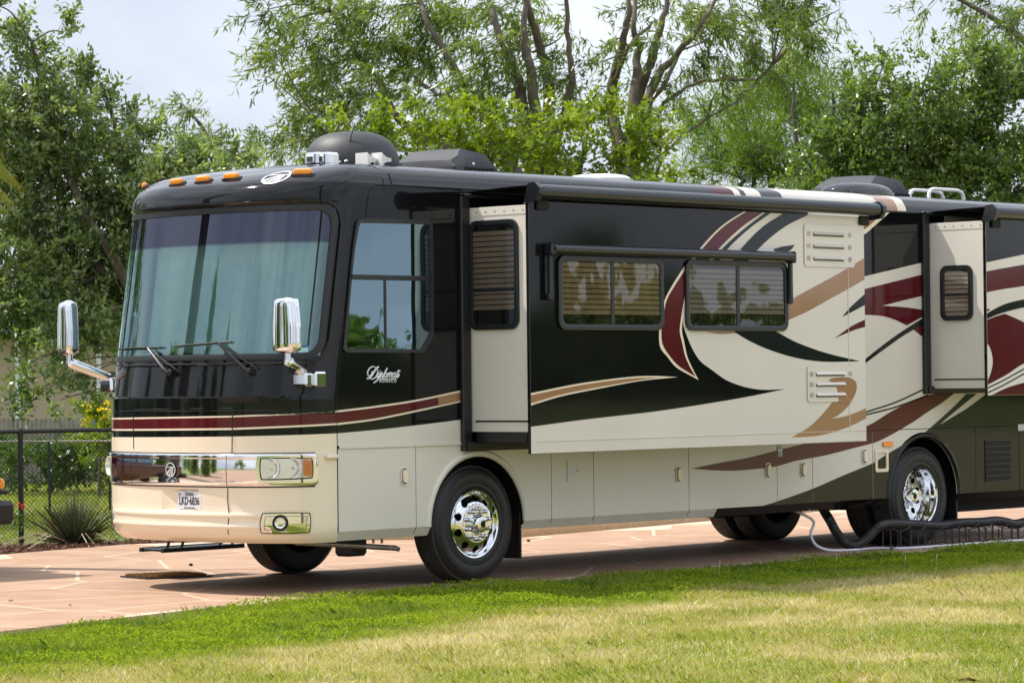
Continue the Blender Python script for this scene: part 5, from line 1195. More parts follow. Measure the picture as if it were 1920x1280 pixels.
for u, v in ((1670, 981.5), (1700, 982), (1735, 984), (1765, 985), (1800, 980), (1840, 978.5), (1868, 976), (1888, 979), (1905, 982), (1940, 974), (1980, 972)):
    x_ = onY(u, v, -.2)[0]; p = onY(u, v, YH(x_)); hp.append(p)
sp = spline(hp, 26); dense = [sp[0]]
for p in sp[1:]:
    if np.linalg.norm(p-dense[-1]) > .011: dense.append(p)
mb = MB(); mb.tube(dense, [.046+.0045*(k % 2) for k in range(len(dense))], 12); tag(mb.build('sewer_hose', M['hosedark'], None, smooth=20), 'black corrugated sewer hose running from under the motorhome along the support', 'hose')
wp = [np.array((4.80, .28, .45))]
for u, v, Y in ((1524, 975, .22), (1520, 1000, .15), (1527, 1018, .08), (1540, 1027, .04), (1560, 1031, .02), (1600, 1031, .0), (1640, 1027, -.02)):
    p = onY(u, v, Y); wp.append(np.array([p[0], p[1], max(p[2], .016)]))
wp += [np.array((x, YH(x)-.115-.02*math.sin(x*4), .014)) for x in np.linspace(6.0, 9.8, 9)]
mb = MB(); mb.tube(spline(wp, 10), .014, 8); tag(mb.build('water_hose', M['hosewhite'], None, smooth=60), 'thin white hose hanging down and lying along the foot of the support', 'hose')
HS = thing('hose_support', 'black folding plastic support carrying the sewer hose beside the rear wheel', 'hose support', (7.6, -.25, 0))
def seg(mb, a, b, ht, d):
    """one folding section between ground points a and b (plan), carrying the hose at height ht"""
    a, b = np.array([*a, 0.0]), np.array([*b, 0.0]); t = (b-a)/np.linalg.norm(b-a); n = np.array([-t[1], t[0], 0.0]); L_ = np.linalg.norm(b-a)
    def bar(p, q, r_): mb.tube([p, q], r_, 4)
    Z = lambda h: np.array([0, 0, h])
    for e in ((a+t*.006, b-t*.006) if d > 0 else (a+t*.006,)): bar(e+Z(.0), e+Z(ht-.045), .009)
    bar(a+Z(.015), (a+b)/2+Z(.04), .005); bar((a+b)/2+Z(.04), b+Z(.015), .005)
    m_ = (a+b)/2
    if d > 0: bar(m_+Z(.04), m_+Z(ht*.72), .011)
    pts = [a+(b-a)*k+Z(ht*.72+.5*L_*(k-.5)**2*1.3) for k in np.linspace(0, 1, 7)]; mb.tube(pts, .006, 4)
    if False: bar(a+t*L_*.12+Z(.0), a+t*L_*.12+Z(ht*.8), .004)
first = None; hx = [p[0] for p in dense]; hz = [p[2] for p in dense]
xs = list(np.arange(5.86, 9.75, .27))
for k in range(len(xs)-1):
    for side in (-1, 1):
        d = .085*(1 if k % 2 else .55); d2 = .085*(.55 if k % 2 else 1)
        ht = float(np.interp((xs[k]+xs[k+1])/2, hx[60:], hz[60:]))-.0
        mb = MB(); seg(mb, (xs[k]-7.6, YH(xs[k])+side*d+.25), (xs[k+1]-7.6, YH(xs[k+1])+side*d2+.25), ht, -side); mb.build('support_section', M['hosedark'], HS, smooth=0)
# door mat
q = [onZ(225, 1081.5), onZ(277, 1086), onZ(398, 1080.5), onZ(346, 1076)]; cen = sum(q)/4
MT = thing('door_mat', 'brown bristle door mat with black rubber edge on the driveway', 'mat', tuple(cen))
loc = [p-cen for p in q]; mb = MB(); mb.poly([(p[0], p[1], .001) for p in loc], (0, 0, .012)); mb.build('rubber_base', M['rubber'], MT, smooth=0)
r = np.random.default_rng(8); n = 9000; a, b = r.uniform(.05, .95, n), r.uniform(.08, .92, n)
C_ = ((1-a)*(1-b))[:, None]*loc[0]+((1-a)*b)[:, None]*loc[1]+(a*b)[:, None]*loc[2]+(a*(1-b))[:, None]*loc[3]; C_[:, 2] = .011
leafcloud('bristles', C_, unit(np.stack([r.normal(0, .5, n), r.normal(0, .5, n), np.ones(n)], 1)), .028*r.uniform(.6, 1.3, n), .006, M['coir'], MT, kind='stuff')
# black chain-link fence
fd = np.array([1.575, -.50]); fd /= np.linalg.norm(fd); fo = onZ(40, 1019, -.05)[:2]; FH = 1.28
FE = thing('chain_link_fence', 'black chain link fence with posts and a top rail behind the motorhome', 'fence', (fo[0], fo[1], -.05))
def F3(s, z): return (fd[0]*s, fd[1]*s, z)
mb = MB(); mb.tube([F3(-6, FH), F3(9, FH)], .024, 8); mb.build('top_rail', M['fenceblack'], FE)
for s in (-5.0, -2.5, 0, 2.5, 5.0, 7.5):
    mb = MB(); mb.tube([F3(s, -.1), F3(s, FH+.01)], .032, 10); mb.lathe([(0, .036), (.02, .03), (.03, 0)], F3(s, FH+.01), (0, 0, 1), 10); mb.build('post', M['fenceblack'], FE)
mb = MB(); p = .052; hh = FH-.02
for s0 in np.arange(-3.2, 8, p):
    for sg in (1, -1):
        s1 = s0+sg*hh*.95
        mb.add([F3(s0-.0034, .02), F3(s0+.0034, .02), F3(s1+.0034, hh), F3(s1-.0034, hh)], [(0, 1, 2, 3)]); 
        n_ = np.array([-fd[1], fd[0]])*.004; mb.add([tuple(np.array(F3(s0, .02))+[*n_, 0]), tuple(np.array(F3(s0, .02))-[*n_, 0]), tuple(np.array(F3(s1, hh))-[*n_, 0]), tuple(np.array(F3(s1, hh))+[*n_, 0])], [(0, 1, 2, 3)])
mb.build('wire_mesh', M['fenceblack'], FE, smooth=0, fixn=False, kind='stuff')
# thin grey fence further back
b0 = onZ(92, 938, -.05); t0 = 44.0
F2 = thing('wire_fence', 'thin grey rail fence in front of the hedge', 'fence', tuple(at(92, 930, 43)))
o2 = np.array(F2.location)
mb = MB(); mb.tube([at(-60, 828, 43)-o2, at(92, 827, 43)-o2, at(330, 826, 43)-o2], .016, 6); mb.build('top_rail', M['steel'], F2)
for u in (-20, 92, 205):
    a = at(u, 828, 43)-o2; mb = MB(); mb.tube([a, (a[0], a[1], -.05-o2[2])], .018, 6); mb.build('post', M['fenceblack'], F2)
# weathered picket fence
t = 55.0; a, b = at(-160, 784, t), at(330, 786, t+.8); zb_ = -.05
PF = thing('picket_fence', 'weathered grey board fence behind the hedge', 'fence', (a[0], a[1], zb_)); dv = (b-a)[:2]; Ln = np.linalg.norm(dv); dv /= Ln; nv = np.array([-dv[1], dv[0]]); h0 = a[2]-zb_
rr = random.Random(3)
for k in range(int(Ln/.083)):
    s = k*.083; h = h0+(b[2]-a[2])*s/Ln+rr.uniform(-.02, .02); w_ = .072
    c = dv*(s); pts = [(-w_/2, 0), (w_/2, 0), (w_/2, h-.03), (w_/2-.015, h), (-w_/2+.015, h), (-w_/2, h-.03)]
    mb = MB(); mb.poly([(c[0]+dv[0]*u, c[1]+dv[1]*u, z) for u, z in pts], (nv[0]*.018, nv[1]*.018, 0)); mb.build('picket', M['wood'], PF, smooth=0)
mb = MB(); mb.tube([(0, 0, h0*.6), (*(dv*Ln), h0*.6)], .03, 4); mb.build('fence_rail', M['wood'], PF)
# tan house
t = 62.0; a, b = at(-420, 800, t), at(520, 800, t+1.5); dv = (b-a)[:2]; Ln = np.linalg.norm(dv); dv /= Ln; nv = np.array([-dv[1], dv[0]])
if nv@_f[:2] < 0: nv = -nv
HO = thing('house', 'tan walled single storey house with white downpipes behind the trees', 'house', (a[0], a[1], -.05))
H3 = lambda s, d, z: (dv[0]*s+nv[0]*d, dv[1]*s+nv[1]*d, z)
mb = MB(); mb.add([H3(s, d, z) for z in (0, 2.9) for s, d in ((0, 0), (Ln, 0), (Ln, 7), (0, 7))], [(0, 1, 5, 4), (1, 2, 6, 5), (2, 3, 7, 6), (3, 0, 4, 7)]); mb.build('wall', M['tanwall'], HO, smooth=0)
mb = MB(); mb.add([H3(-.5, -.5, 2.9), H3(Ln+.5, -.5, 2.9), H3(Ln+.5, 7.5, 2.9), H3(-.5, 7.5, 2.9), H3(2.5, 3.5, 4.4), H3(Ln-2.5, 3.5, 4.4)], [(0, 1, 5, 4), (1, 2, 5), (2, 3, 4, 5), (3, 0, 4), (0, 3, 2, 1)]); mb.build('roof', M['roofing'], HO, smooth=0)
mb = MB(); mb.tube([H3(-.5, -.52, 2.88), H3(Ln+.5, -.52, 2.88)], .06, 6); mb.build('gutter', M['whitepipe'], HO)
for u in (33, 187):
    P_ = at(u, 760, t+.2); s = (P_-a)[:2]@dv; mb = MB(); mb.bbox(H3(s-.045, -.10, 0) if False else (0, 0, 0), (0.001, .001, .001)) if False else None
    q = [H3(s-.05, -.01, 0), H3(s+.05, -.01, 0), H3(s+.05, -.09, 0), H3(s-.05, -.09, 0)]; mb.poly(q, (0, 0, 2.85)); mb.build('downpipe', M['whitepipe'], HO, smooth=0)
# maroon car whose bumper corner enters the frame on the left
CY = 4.55; CX = float(onY(31, 958, CY-.10)[0])-.16
CA = thing('parked_car', 'maroon off-road car, only its dark bumper corner and orange lamp in view at the left', 'car', (CX, CY, 0))
bc = onY(31, 958, CY-.10); 
mb = MB(); mb.poly([(-.02, y, z) for y, z in ((.05, .62), (1.75, .62), (1.75, 1.05), (1.68, 1.70), (.12, 1.70), (.05, 1.05))], (-3.0, 0, 0)); mb.build('body', M['redpaint'], CA, smooth=0)
mb = MB(); mb.bbox((-4.4, .10, .62), (-3.0, 1.70, 1.12), .05); mb.build('bonnet', M['redpaint'], CA, smooth=30)
mb = MB(); mb.bbox((-3.02, .14, 1.10), (-.03, 1.66, 1.84), .08); mb.build('hardtop', M['trim'], CA, smooth=30)
for x0, x1 in ((-2.95, -2.1), (-2.0, -1.15), (-1.05, -.2)):
    for Y, s_ in ((.045, -1), (1.745, 1)):
        mb = MB(); mb.bbox((x0, Y-.02, 1.14), (x1, Y+.02, 1.62), .02); mb.build('side_window', M['panedark'], CA, smooth=0)
zc = bc[2]; mb = MB(); mb.bbox((-.30, -.10, zc-.12), (.16, 1.90, zc+.10), .04); o = mb.build('rear_bumper', M['trim'], CA, smooth=30)
mb = MB(); mb.bbox((-4.62, .0, .46), (-4.3, 1.80, .72), .04); mb.build('front_bumper', M['trim'], CA, smooth=30)
for Y in (-.03, 1.83):
    for x in (-.62, -3.55):
        mb = MB(); mb.lathe([(.12, 0), (.12, .2), (.10, .24), (.12, .27), (.11, .36), (.06, .39), (-.06, .39), (-.11, .36), (-.12, .27), (-.12, 0)], (x, Y, .39), (0, -1 if Y < 1 else 1, 0), 28); w_ = mb.build('wheel', M['rubber'], CA, smooth=35)
        mb = MB(); mb.lathe([(.115, .22), (.125, .21), (.11, .12), (.13, .05), (.13, 0)], (x, Y, .39), (0, -1 if Y < 1 else 1, 0), 20); mb.build('rim', M['silver'], w_, smooth=35)
lp = onY(1, 906, CY-.02)-np.array([CX, CY, 0]); mb = MB(); mb.lathe([(0, .055), (.03, .05), (.045, .03), (.048, 0)], (lp[0]-.02, lp[1], lp[2]), (.3, -1, 0), 16); mb.build('rear_lamp', M['amber'], CA)
mb = MB(); mb.bbox((lp[0]-.9, -.06, lp[2]-.10), (lp[0]+.07, .10, lp[2]-.055), .015); mb.build('wheel_arch_flare', M['trim'], CA, smooth=20)
mb = MB(); mb.lathe([(-.1, 0), (-.1, .36), (-.05, .38), (.12, .38), (.14, .30), (.14, 0)], (.1, .95, 1.15), (1, 0, 0), 28); mb.build('spare_wheel', M['rubber'], CA, smooth=35)
# ------------------------------------------------------------------ vegetation
def limb(mb, P, r0, r1, seg=7, n=5, jit=.0, seed=0):
    r = np.random.default_rng(seed); S = spline(P, n); k = len(S); S = [p+(r.normal(0, jit, 3) if 0 < i < k-1 else 0) for i, p in enumerate(S)]
    mb.tube(S, [r0+(r1-r0)*(i/(k-1))**.8 for i in range(k)], seg, cap=False); return S
class Tree:
    def __init__(s, name, label, base, barkm, leafm, cat='tree', seed=1, group=None):
        s.o = thing(name, label, cat, tuple(base), 0, group); s.base = np.array(base, float); s.mb = MB(); s.C = []; s.Dr = []; s.T = []; s.r = np.random.default_rng(seed); s.bark, s.leaf = barkm, leafm; s.Ln = []; s.Wd = []; s.nodes = []
    def trunk(s, pts, r0, r1, seg=8, jit=.0):
        S = limb(s.mb, [np.array(p)-s.base for p in pts], r0, r1, seg, 6, jit, int(s.r.integers(1e6))); s.nodes += [p+s.base for p in S]
    def join(s, c, r0=.04, r1=.012, sag=.1):
        """a branch from the nearest limb to a clump"""
        N_ = np.array(s.nodes); d = N_-c; k = np.argmin((d**2).sum(1)+(np.maximum(0, d[:, 2])*1.2)**2); a = N_[k]; m_ = (a+c)/2+np.array([0, 0, sag*np.linalg.norm(c-a)])+s.r.normal(0, .05, 3)
        limb(s.mb, [a-s.base, m_-s.base, c-s.base], r0, r1, 5, 4)
    def clump(s, c, rad_, n, tl=.5, nl=12, ll=.07, lw=.03, up=.2, spread=.9, droop=0.0, tint=(.0, 1.0), twig=.0035, lean=(0, 0, 0), shell=.5, sweep=None, curl=.0, tuft=7):
        """n twigs in an ellipsoid, each carrying nl leaves"""
        r = s.r; rad_ = np.array(rad_); q = unit(r.normal(size=(n, 3))); u = r.random(n)[:, None]**shell
        if tuft:
            m = max(3, n//tuft); qs = unit(r.normal(size=(m, 3))); us = r.random(m)[:, None]**shell; tt_ = r.uniform(0, 1, m); k_ = r.integers(0, m, n)
            q = qs[k_]; base_ = (qs*us)[k_]+r.normal(0, .17, (n, 3)); p = c+base_*rad_*.9; tw_ = tt_[k_]
        else: p = c+q*rad_*u*.85; tw_ = r.random(n)
        d = unit(q*spread+r.normal(0, .45, (n, 3))+np.array([0, 0, up])+np.array(lean)); L_ = tl*r.uniform(.5, 1.25, n)
        t = (np.arange(nl)+.5)/nl; P = p[:, None, :]+d[:, None, :]*(L_[:, None]*t)[:, :, None]; P[:, :, 2] -= droop*(L_[:, None]*t)**2/tl
        P += r.normal(0, tl*.03, P.shape)
        ld = unit(d[:, None, :]*.55+r.normal(0, .75, P.shape)+np.array([0, 0, -curl])+(0 if sweep is None else np.array(sweep)))
        s.C.append(P.reshape(-1, 3)); s.Dr.append(ld.reshape(-1, 3)); m_ = n*nl
        s.Ln.append(ll*r.uniform(.65, 1.3, m_)); s.Wd.append(lw*r.uniform(.7, 1.25, m_))
        s.T.append(np.clip(np.repeat(tint[0]+(tint[1]-tint[0])*(.65*tw_+.35*r.random(n)), nl)+r.normal(0, .12, m_), 0, 1))
        if twig:
            sub = r.random(n) < .55
            for a, b, l in zip(p[sub], d[sub], L_[sub]):
                e = a+b*l*.9-np.array([0, 0, droop*l*l*.8/tl]); a2 = a-b*l*.5
                v = unit(np.cross(b, [0, 0, 1.0])+1e-6); s.mb.add([a2-v*twig-s.base, a2+v*twig-s.base, e-s.base, a2+np.array([0, 0, twig*2])-s.base], [(0, 1, 2), (1, 3, 2), (3, 0, 2)])
    def done(s, crown='crown', fold=.22):
        C_ = np.concatenate(s.C)-s.base; s.n = len(C_)
        leafcloud(crown, C_, np.concatenate(s.Dr), np.concatenate(s.Ln), np.concatenate(s.Wd), s.leaf, s.o, np.concatenate(s.T), fold, seed=5)
        if s.mb.v: s.mb.build('trunk', s.bark, s.o, smooth=60, fixn=False)
        return s.n
M['lf_oak'] = leafmat('oak_leaf', (0.055, 0.115, 0.032), (0.33, 0.40, 0.16), (0.54, 0.53, 0.14), trans=.40, gloss=.06, grough=.35)
M['lf_willow'] = leafmat('willow_leaf', (0.060, 0.112, 0.018), (0.19, 0.25, 0.042), (0.34, 0.35, 0.08), trans=.42, gloss=.06)
M['lf_bush'] = leafmat('bush_leaf', (0.070, 0.130, 0.010), (0.26, 0.325, 0.018), (0.42, 0.42, 0.03), trans=.42, gloss=.05)
M['lf_feather'] = leafmat('feathery_leaf', (0.075, 0.150, 0.025), (0.22, 0.32, 0.05), trans=.35, gloss=.03)
M['lf_dark'] = leafmat('dark_leaf', (0.055, 0.112, 0.022), (0.22, 0.30, 0.065), (0.42, 0.45, 0.09), trans=.42, gloss=.07)
M['lf_hedge'] = leafmat('hedge_leaf', (0.030, 0.085, 0.012), (0.120, 0.200, 0.020), (0.24, 0.30, 0.03), trans=.3, gloss=.06)
M['lf_sotol'] = leafmat('sotol_blade', (0.045, 0.062, 0.038), (0.11, 0.14, 0.075), (0.28, 0.23, 0.14), trans=.1, gloss=.08)
M['petal'] = leafmat('yellow_petal', (.75, .48, .01), (.85, .62, .03), trans=.3, gloss=.02)
M['redpetal'] = leafmat('red_petal', (.45, .04, .04), (.6, .10, .08), trans=.2, gloss=.02)
M['frond'] = leafmat('palm_frond', (.10, .14, .03), (.20, .22, .05), (.50, .30, .04), trans=.25, gloss=.08)
MPP = lambda t: t/FPX                      # metres per photo pixel at depth t
TOT = 0
# 1. broad oak at the left
t = 38.5; T = Tree('oak_tree', 'large small-leaved oak filling the left side above the fence', at(330, 965, t), M['bark'], M['lf_oak'], seed=2)
T.base[2] = -.05; T.o.location = T.base
T.trunk([T.base, at(320, 800, t), at(290, 640, t)], .22, .15)
for P in ([(290, 640), (230, 520), (150, 380), (90, 200), (60, 80)], [(290, 640), (280, 500), (250, 360), (210, 220)], [(290, 640), (330, 480), (370, 360), (410, 300)], [(230, 520), (120, 480), (20, 430), (-80, 380)]):
    T.trunk([at(u, v, t+.3*math.sin(u)) for u, v in P], .10, .025, 7, .02)
OAK = [(40, 200, 90, 90, 110), (130, 230, 85, 80, 110), (30, 310, 110, 90, 150), (150, 330, 110, 90, 150), (240, 330, 80, 80, 100), (320, 335, 80, 60, 80), (395, 330, 50, 45, 45), (90, 430, 120, 80, 150), (220, 430, 110, 90, 150), (310, 420, 80, 70, 60), (30, 520, 110, 90, 140), (150, 540, 110, 90, 150), (235, 540, 70, 90, 80), (40, 610, 100, 60, 110), (150, 610, 90, 55, 110), (200, 610, 50, 55, 50), (-40, 450, 90, 160, 70), (-60, 250, 80, 120, 60)]
SPUR = [(15, 60, 34, 60, 26), (62, 90, 30, 40, 20), (118, 60, 20, 34, 10), (85, 140, 50, 40, 35), (180, 140, 34, 26, 15), (205, 185, 26, 26, 14), (245, 225, 30, 34, 14), (280, 255, 34, 25, 15), (345, 268, 30, 20, 12), (440, 300, 28, 28, 16), (-10, 10, 40, 50, 30), (130, 175, 50, 45, 30)]
HANG = [(25, 690, 45, 40, 26), (80, 700, 45, 36, 26), (130, 705, 40, 40, 22), (170, 700, 40, 34, 18), (20, 745, 30, 30, 14), (110, 750, 18, 26, 7), (160, 738, 24, 20, 8), (60, 735, 25, 22, 8)]
for u, v, a, b, n in OAK:
    tt = t+T.r.uniform(-.6, .6); c = at(u, v, tt); k = MPP(tt); T.join(c, .035, .012); T.clump(c, (a*k, min(a, b)*k*1.0, b*k), int(n*2.1), .34, 12, .092, .042, up=.25, tint=(0, .75))
for u, v, a, b, n in SPUR:
    tt = t+T.r.uniform(-.5, .5); c = at(u, v, tt); k = MPP(tt); T.join(c, .018, .006); T.clump(c, (a*k, a*k, b*k), int(n*1.8), .30, 11, .088, .040, up=.7, tint=(0, .7), shell=.6)
for u, v, a, b, n in HANG:
    tt = t-1.0+T.r.uniform(-.4, .4); c = at(u, v, tt); k = MPP(tt); T.join(c, .018, .006); T.clump(c, (a*k, a*k, b*k), int(n*.8), .28, 9, .095, .045, up=-.5, droop=.3, tint=(0, .45), shell=.6)
TOT += T.done()
# 2. feathery willow-like tree over the cab (many stems), 3. its neighbour to the right
def wclump(T, u, v, a, b, n, tt, dx=-.5, **kw):
    c = at(u, v, tt); k = MPP(tt); T.join(c, .025, .008, .05)
    sw = _r*dx*1.1+np.array([0, 0, -.75]); T.clump(c, (a*k, a*k*.8, b*k), n, .60, 16, .185, .034, up=-.05, droop=.30, tint=(.0, .9), shell=.7, sweep=sw, lean=_r*dx*.9, **kw)
t = 54.0; T = Tree('willow_tree', 'tall feathery tree with several dark stems leaning left over the cab roof', at(1010, 890, t), M['bark'], M['lf_willow'], seed=5); T.base[2] = -.05; T.o.location = T.base
T.trunk([T.base, at(1012, 560, t), at(1010, 360, t)], .34, .24)
for P, r0 in (([(1010, 360), (1000, 180), (983, 70), (985, -40)], .15), ([(1010, 360), (1030, 190), (1012, 90), (985, 0), (970, -60)], .15), ([(1015, 360), (1068, 180), (1066, 80), (1055, -40)], .10), ([(1005, 360), (975, 170), (935, 60), (905, -40)], .15), ([(1005, 400), (880, 300), (760, 235), (711, 160), (650, 70), (605, -20)], .12), ([(1000, 380), (920, 240), (860, 140), (800, 40), (770, -40)], .11), ([(1010, 400), (840, 300), (700, 270), (610, 250)], .05), ([(1010, 380), (950, 230), (870, 200), (780, 150)], .05)):
    T.trunk([at(u, v, t+.5*math.sin(u*.1)) for u, v in P], r0, .03, 8, .02)
W1 = [(500, 18, 55, 26, 22), (560, 50, 70, 40, 50), (640, 30, 80, 45, 70), (720, 20, 80, 40, 60), (800, 20, 80, 45, 55), (880, 20, 80, 45, 50), (960, 10, 70, 40, 36), (520, 110, 45, 26, 22), (600, 110, 80, 45, 75), (690, 100, 80, 50, 80), (770, 90, 70, 50, 55), (850, 80, 70, 50, 50), (920, 90, 60, 60, 40), (990, 70, 60, 60, 36), (1060, 60, 40, 60, 18), (620, 170, 70, 35, 60), (700, 170, 70, 35, 60), (580, 205, 50, 22, 28), (650, 225, 60, 25, 36), (780, 160, 70, 40, 40), (860, 150, 70, 50, 44), (940, 150, 60, 60, 40), (1010, 140, 60, 60, 34), (1070, 150, 50, 50, 18), (545, 240, 40, 24, 22), (520, 280, 36, 22, 16), (600, 250, 50, 22, 22), (480, 290, 30, 20, 10), (520, 55, 30, 20, 8), (900, 200, 70, 30, 30), (820, 215, 60, 25, 24), (1100, 190, 40, 40, 12), (505, 145, 12, 8, 2)]
for u, v, a, b, n in W1: wclump(T, u, v, a, b, int(n*.95), t+T.r.uniform(-1.2, 1.2), tuft=4)
TOT += T.done()
t = 55.0; T = Tree('willow_tree', 'feathery tree with smooth grey stems fanning out above the middle of the roof', at(1180, 890, t), M['bark'], M['lf_willow'], seed=6); T.base[2] = -.05; T.o.location = T.base
T.trunk([T.base, at(1180, 560, t), at(1178, 330, t)], .32, .24)
for P, r0 in (([(1170, 330), (1146, 190), (1160, 110), (1178, 30), (1185, -40)], .15), ([(1178, 330), (1188, 200), (1196, 100), (1188, 50), (1198, -40)], .13), ([(1182, 340), (1200, 180), (1228, 90), (1250, 10), (1262, -40)], .13), ([(1185, 340), (1222, 165), (1262, 110), (1308, 55), (1355, -20)], .11), ([(1205, 210), (1250, 150), (1275, 95)], .06), ([(1150, 160), (1180, 90), (1230, 40)], .05), ([(1185, 300), (1260, 180), (1340, 150), (1420, 150)], .04), ([(1180, 340), (1300, 240), (1380, 190), (1450, 120)], .02)):
    T.trunk([at(u, v, t+.4*math.sin(u*.1)) for u, v in P], r0, .028, 8, .015)
W2_ = [(1155, 20, 40, 36, 14), (1230, 10, 50, 36, 20), (1300, 10, 60, 36, 36), (1370, 15, 70, 45, 60), (1450, 15, 70, 50, 64), (1510, 45, 40, 40, 30), (1150, 75, 34, 22, 12), (1240, 60, 50, 36, 22), (1330, 70, 60, 40, 36), (1410, 70, 60, 45, 50), (1480, 80, 50, 40, 34), (1530, 60, 20, 30, 8), (1120, 120, 30, 30, 12), (1300, 120, 40, 30, 14), (1370, 120, 60, 30, 26), (1440, 120, 50, 30, 20), (1110, 160, 40, 24, 12), (1270, 170, 50, 26, 10), (1350, 165, 50, 20, 12), (1130, 215, 30, 20, 10), (1240, 215, 30, 40, 12), (1310, 190, 30, 16, 7), (1505, 10, 30, 20, 10), (1575, 18, 14, 10, 3), (1225, 150, 30, 40, 9), (1440, 5, 60, 30, 30)]
for u, v, a, b, n in W2_: wclump(T, u, v, a, b, int(n*.85), t+T.r.uniform(-1.2, 1.2), dx=.35 if u > 1280 else -.35)
TOT += T.done()
# overhanging sprays at the top right corner
t = 56.0; T = Tree('willow_tree', 'feathery tree whose leafy sprays hang in at the top right corner', at(2030, 890, t), M['bark'], M['lf_willow'], seed=7); T.base[2] = -.05; T.o.location = T.base
T.trunk([T.base, at(2030, 500, t), at(2000, 150, t), at(1960, 20, t)], .3, .12); T.trunk([at(2000, 150, t), at(1900, 60, t), at(1800, 0, t), at(1740, -20, t)], .09, .02)
for u, v, a, b, n in [(1740, 12, 26, 14, 8), (1800, 18, 34, 18, 14), (1860, 15, 40, 22, 22), (1910, 30, 40, 34, 28), (1890, 75, 40, 30, 22), (1850, 60, 30, 24, 12), (1940, 90, 50, 60, 30), (1880, 120, 50, 34, 20)]: wclump(T, u, v, a, b, n, t+T.r.uniform(-1, 1), dx=-.3)
TOT += T.done()
# 4. sunny yellow-green bushes behind the roof
def bush(T, L_, t, ll=.10, lw=.06, nl=9, tl=.45, k_=1.0, tint=(.1, .8), **kw):
    for u, v, a, b, n in L_:
        tt = t+T.r.uniform(-.9, .9); c = at(u, v, tt); k = MPP(tt)
        if T.nodes: T.join(c, .022, .007, .05)
        T.clump(c, (a*k, a*k, b*k), int(n*k_), tl, nl, ll, lw, up=.35, tint=tint, **kw)
for nm, L_, u0, sd_ in (('bright yellow-green bush behind the front air conditioner', [(700, 225, 50, 30, 22), (770, 230, 60, 40, 36), (840, 235, 70, 50, 60), (660, 270, 40, 30, 16), (760, 285, 70, 40, 60), (850, 290, 70, 45, 70), (930, 230, 60, 45, 55), (930, 290, 70, 50, 70), (560, 290, 40, 22, 10), (620, 285, 40, 25, 10), (900, 320, 90, 40, 60)], 820, 11),
                        ('bright yellow-green bush under the leaning grey stems', [(1010, 225, 60, 45, 55), (1080, 235, 60, 50, 55), (1010, 290, 70, 50, 70), (1090, 290, 70, 50, 70), (1160, 250, 50, 50, 40), (1170, 305, 60, 40, 50), (1230, 300, 40, 45, 26), (1260, 330, 40, 24, 20), (1040, 330, 100, 30, 60), (1205, 245, 30, 35, 14)], 1090, 12)):
    t = 49.0; T = Tree('leafy_bush', nm, at(u0, 920, t), M['bark'], M['lf_bush'], 'bush', sd_); T.base[2] = -.05; T.o.location = T.base
    for k in range(5): T.trunk([T.base, at(u0+(k-2)*30, 560, t), at(u0+(k-2)*70, 330, t), at(u0+(k-2)*85, 250, t)], .06, .015, 6, .03)
    bush(T, L_, t, .115, .068, 10, .42, 1.0); TOT += T.done()
t = 60.0; T = Tree('feathery_tree', 'slender wispy tree rising behind the oak near the cab roof', at(400, 880, t), M['barkdark'], M['lf_willow'], seed=13); T.base[2] = -.05; T.o.location = T.base
T.trunk([T.base, at(410, 560, t), at(405, 330, t), at(385, 250, t), at(355, 210, t)], .12, .02); T.trunk([at(405, 330, t), at(450, 290, t), at(470, 280, t)], .04, .012)
for u, v, a, b, n in [(318, 198, 18, 10, 4), (350, 212, 22, 16, 10), (375, 205, 16, 22, 8), (395, 250, 22, 26, 14), (420, 285, 18, 26, 12), (450, 285, 22, 18, 10), (480, 290, 24, 20, 12), (385, 290, 30, 26, 14)]: wclump(T, u, v, a, b, n, t+T.r.uniform(-.6, .6))
TOT += T.done()
# 5. thin feathery light green tree
t = 58.0; T = Tree('feathery_tree', 'airy light green feathery tree left of the dark trees', at(1420, 880, t), M['barkdark'], M['lf_feather'], seed=14); T.base[2] = -.05; T.o.location = T.base
for P in ([(1425, 880), (1420, 500), (1415, 330), (1400, 230)], [(1425, 880), (1440, 400), (1450, 290), (1480, 180), (1500, 110)], [(1425, 880), (1400, 420), (1380, 320), (1330, 240)], [(1425, 880), (1470, 400), (1500, 310), (1550, 240)]): T.trunk([at(u, v, t) for u, v in P], .09, .015, 6, .03)
for u, v, a, b, n in [(1400, 200, 70, 60, 70), (1460, 170, 60, 60, 60), (1510, 150, 45, 60, 36), (1340, 240, 60, 50, 56), (1420, 270, 80, 50, 90), (1500, 240, 60, 60, 70), (1550, 210, 40, 60, 40), (1320, 300, 60, 40, 50), (1390, 320, 80, 40, 80), (1470, 320, 70, 40, 70), (1540, 310, 60, 50, 60), (1300, 345, 50, 20, 30), (1500, 105, 30, 30, 10), (1550, 130, 20, 40, 8)]:
    tt = t+T.r.uniform(-1, 1); c = at(u, v, tt); k = MPP(tt); T.join(c, .02, .006); T.clump(c, (a*k, a*k, b*k), int(n*1.7), .85, 18, .17, .024, up=.55, tint=(.1, 1), spread=.7, shell=.6)
TOT += T.done()
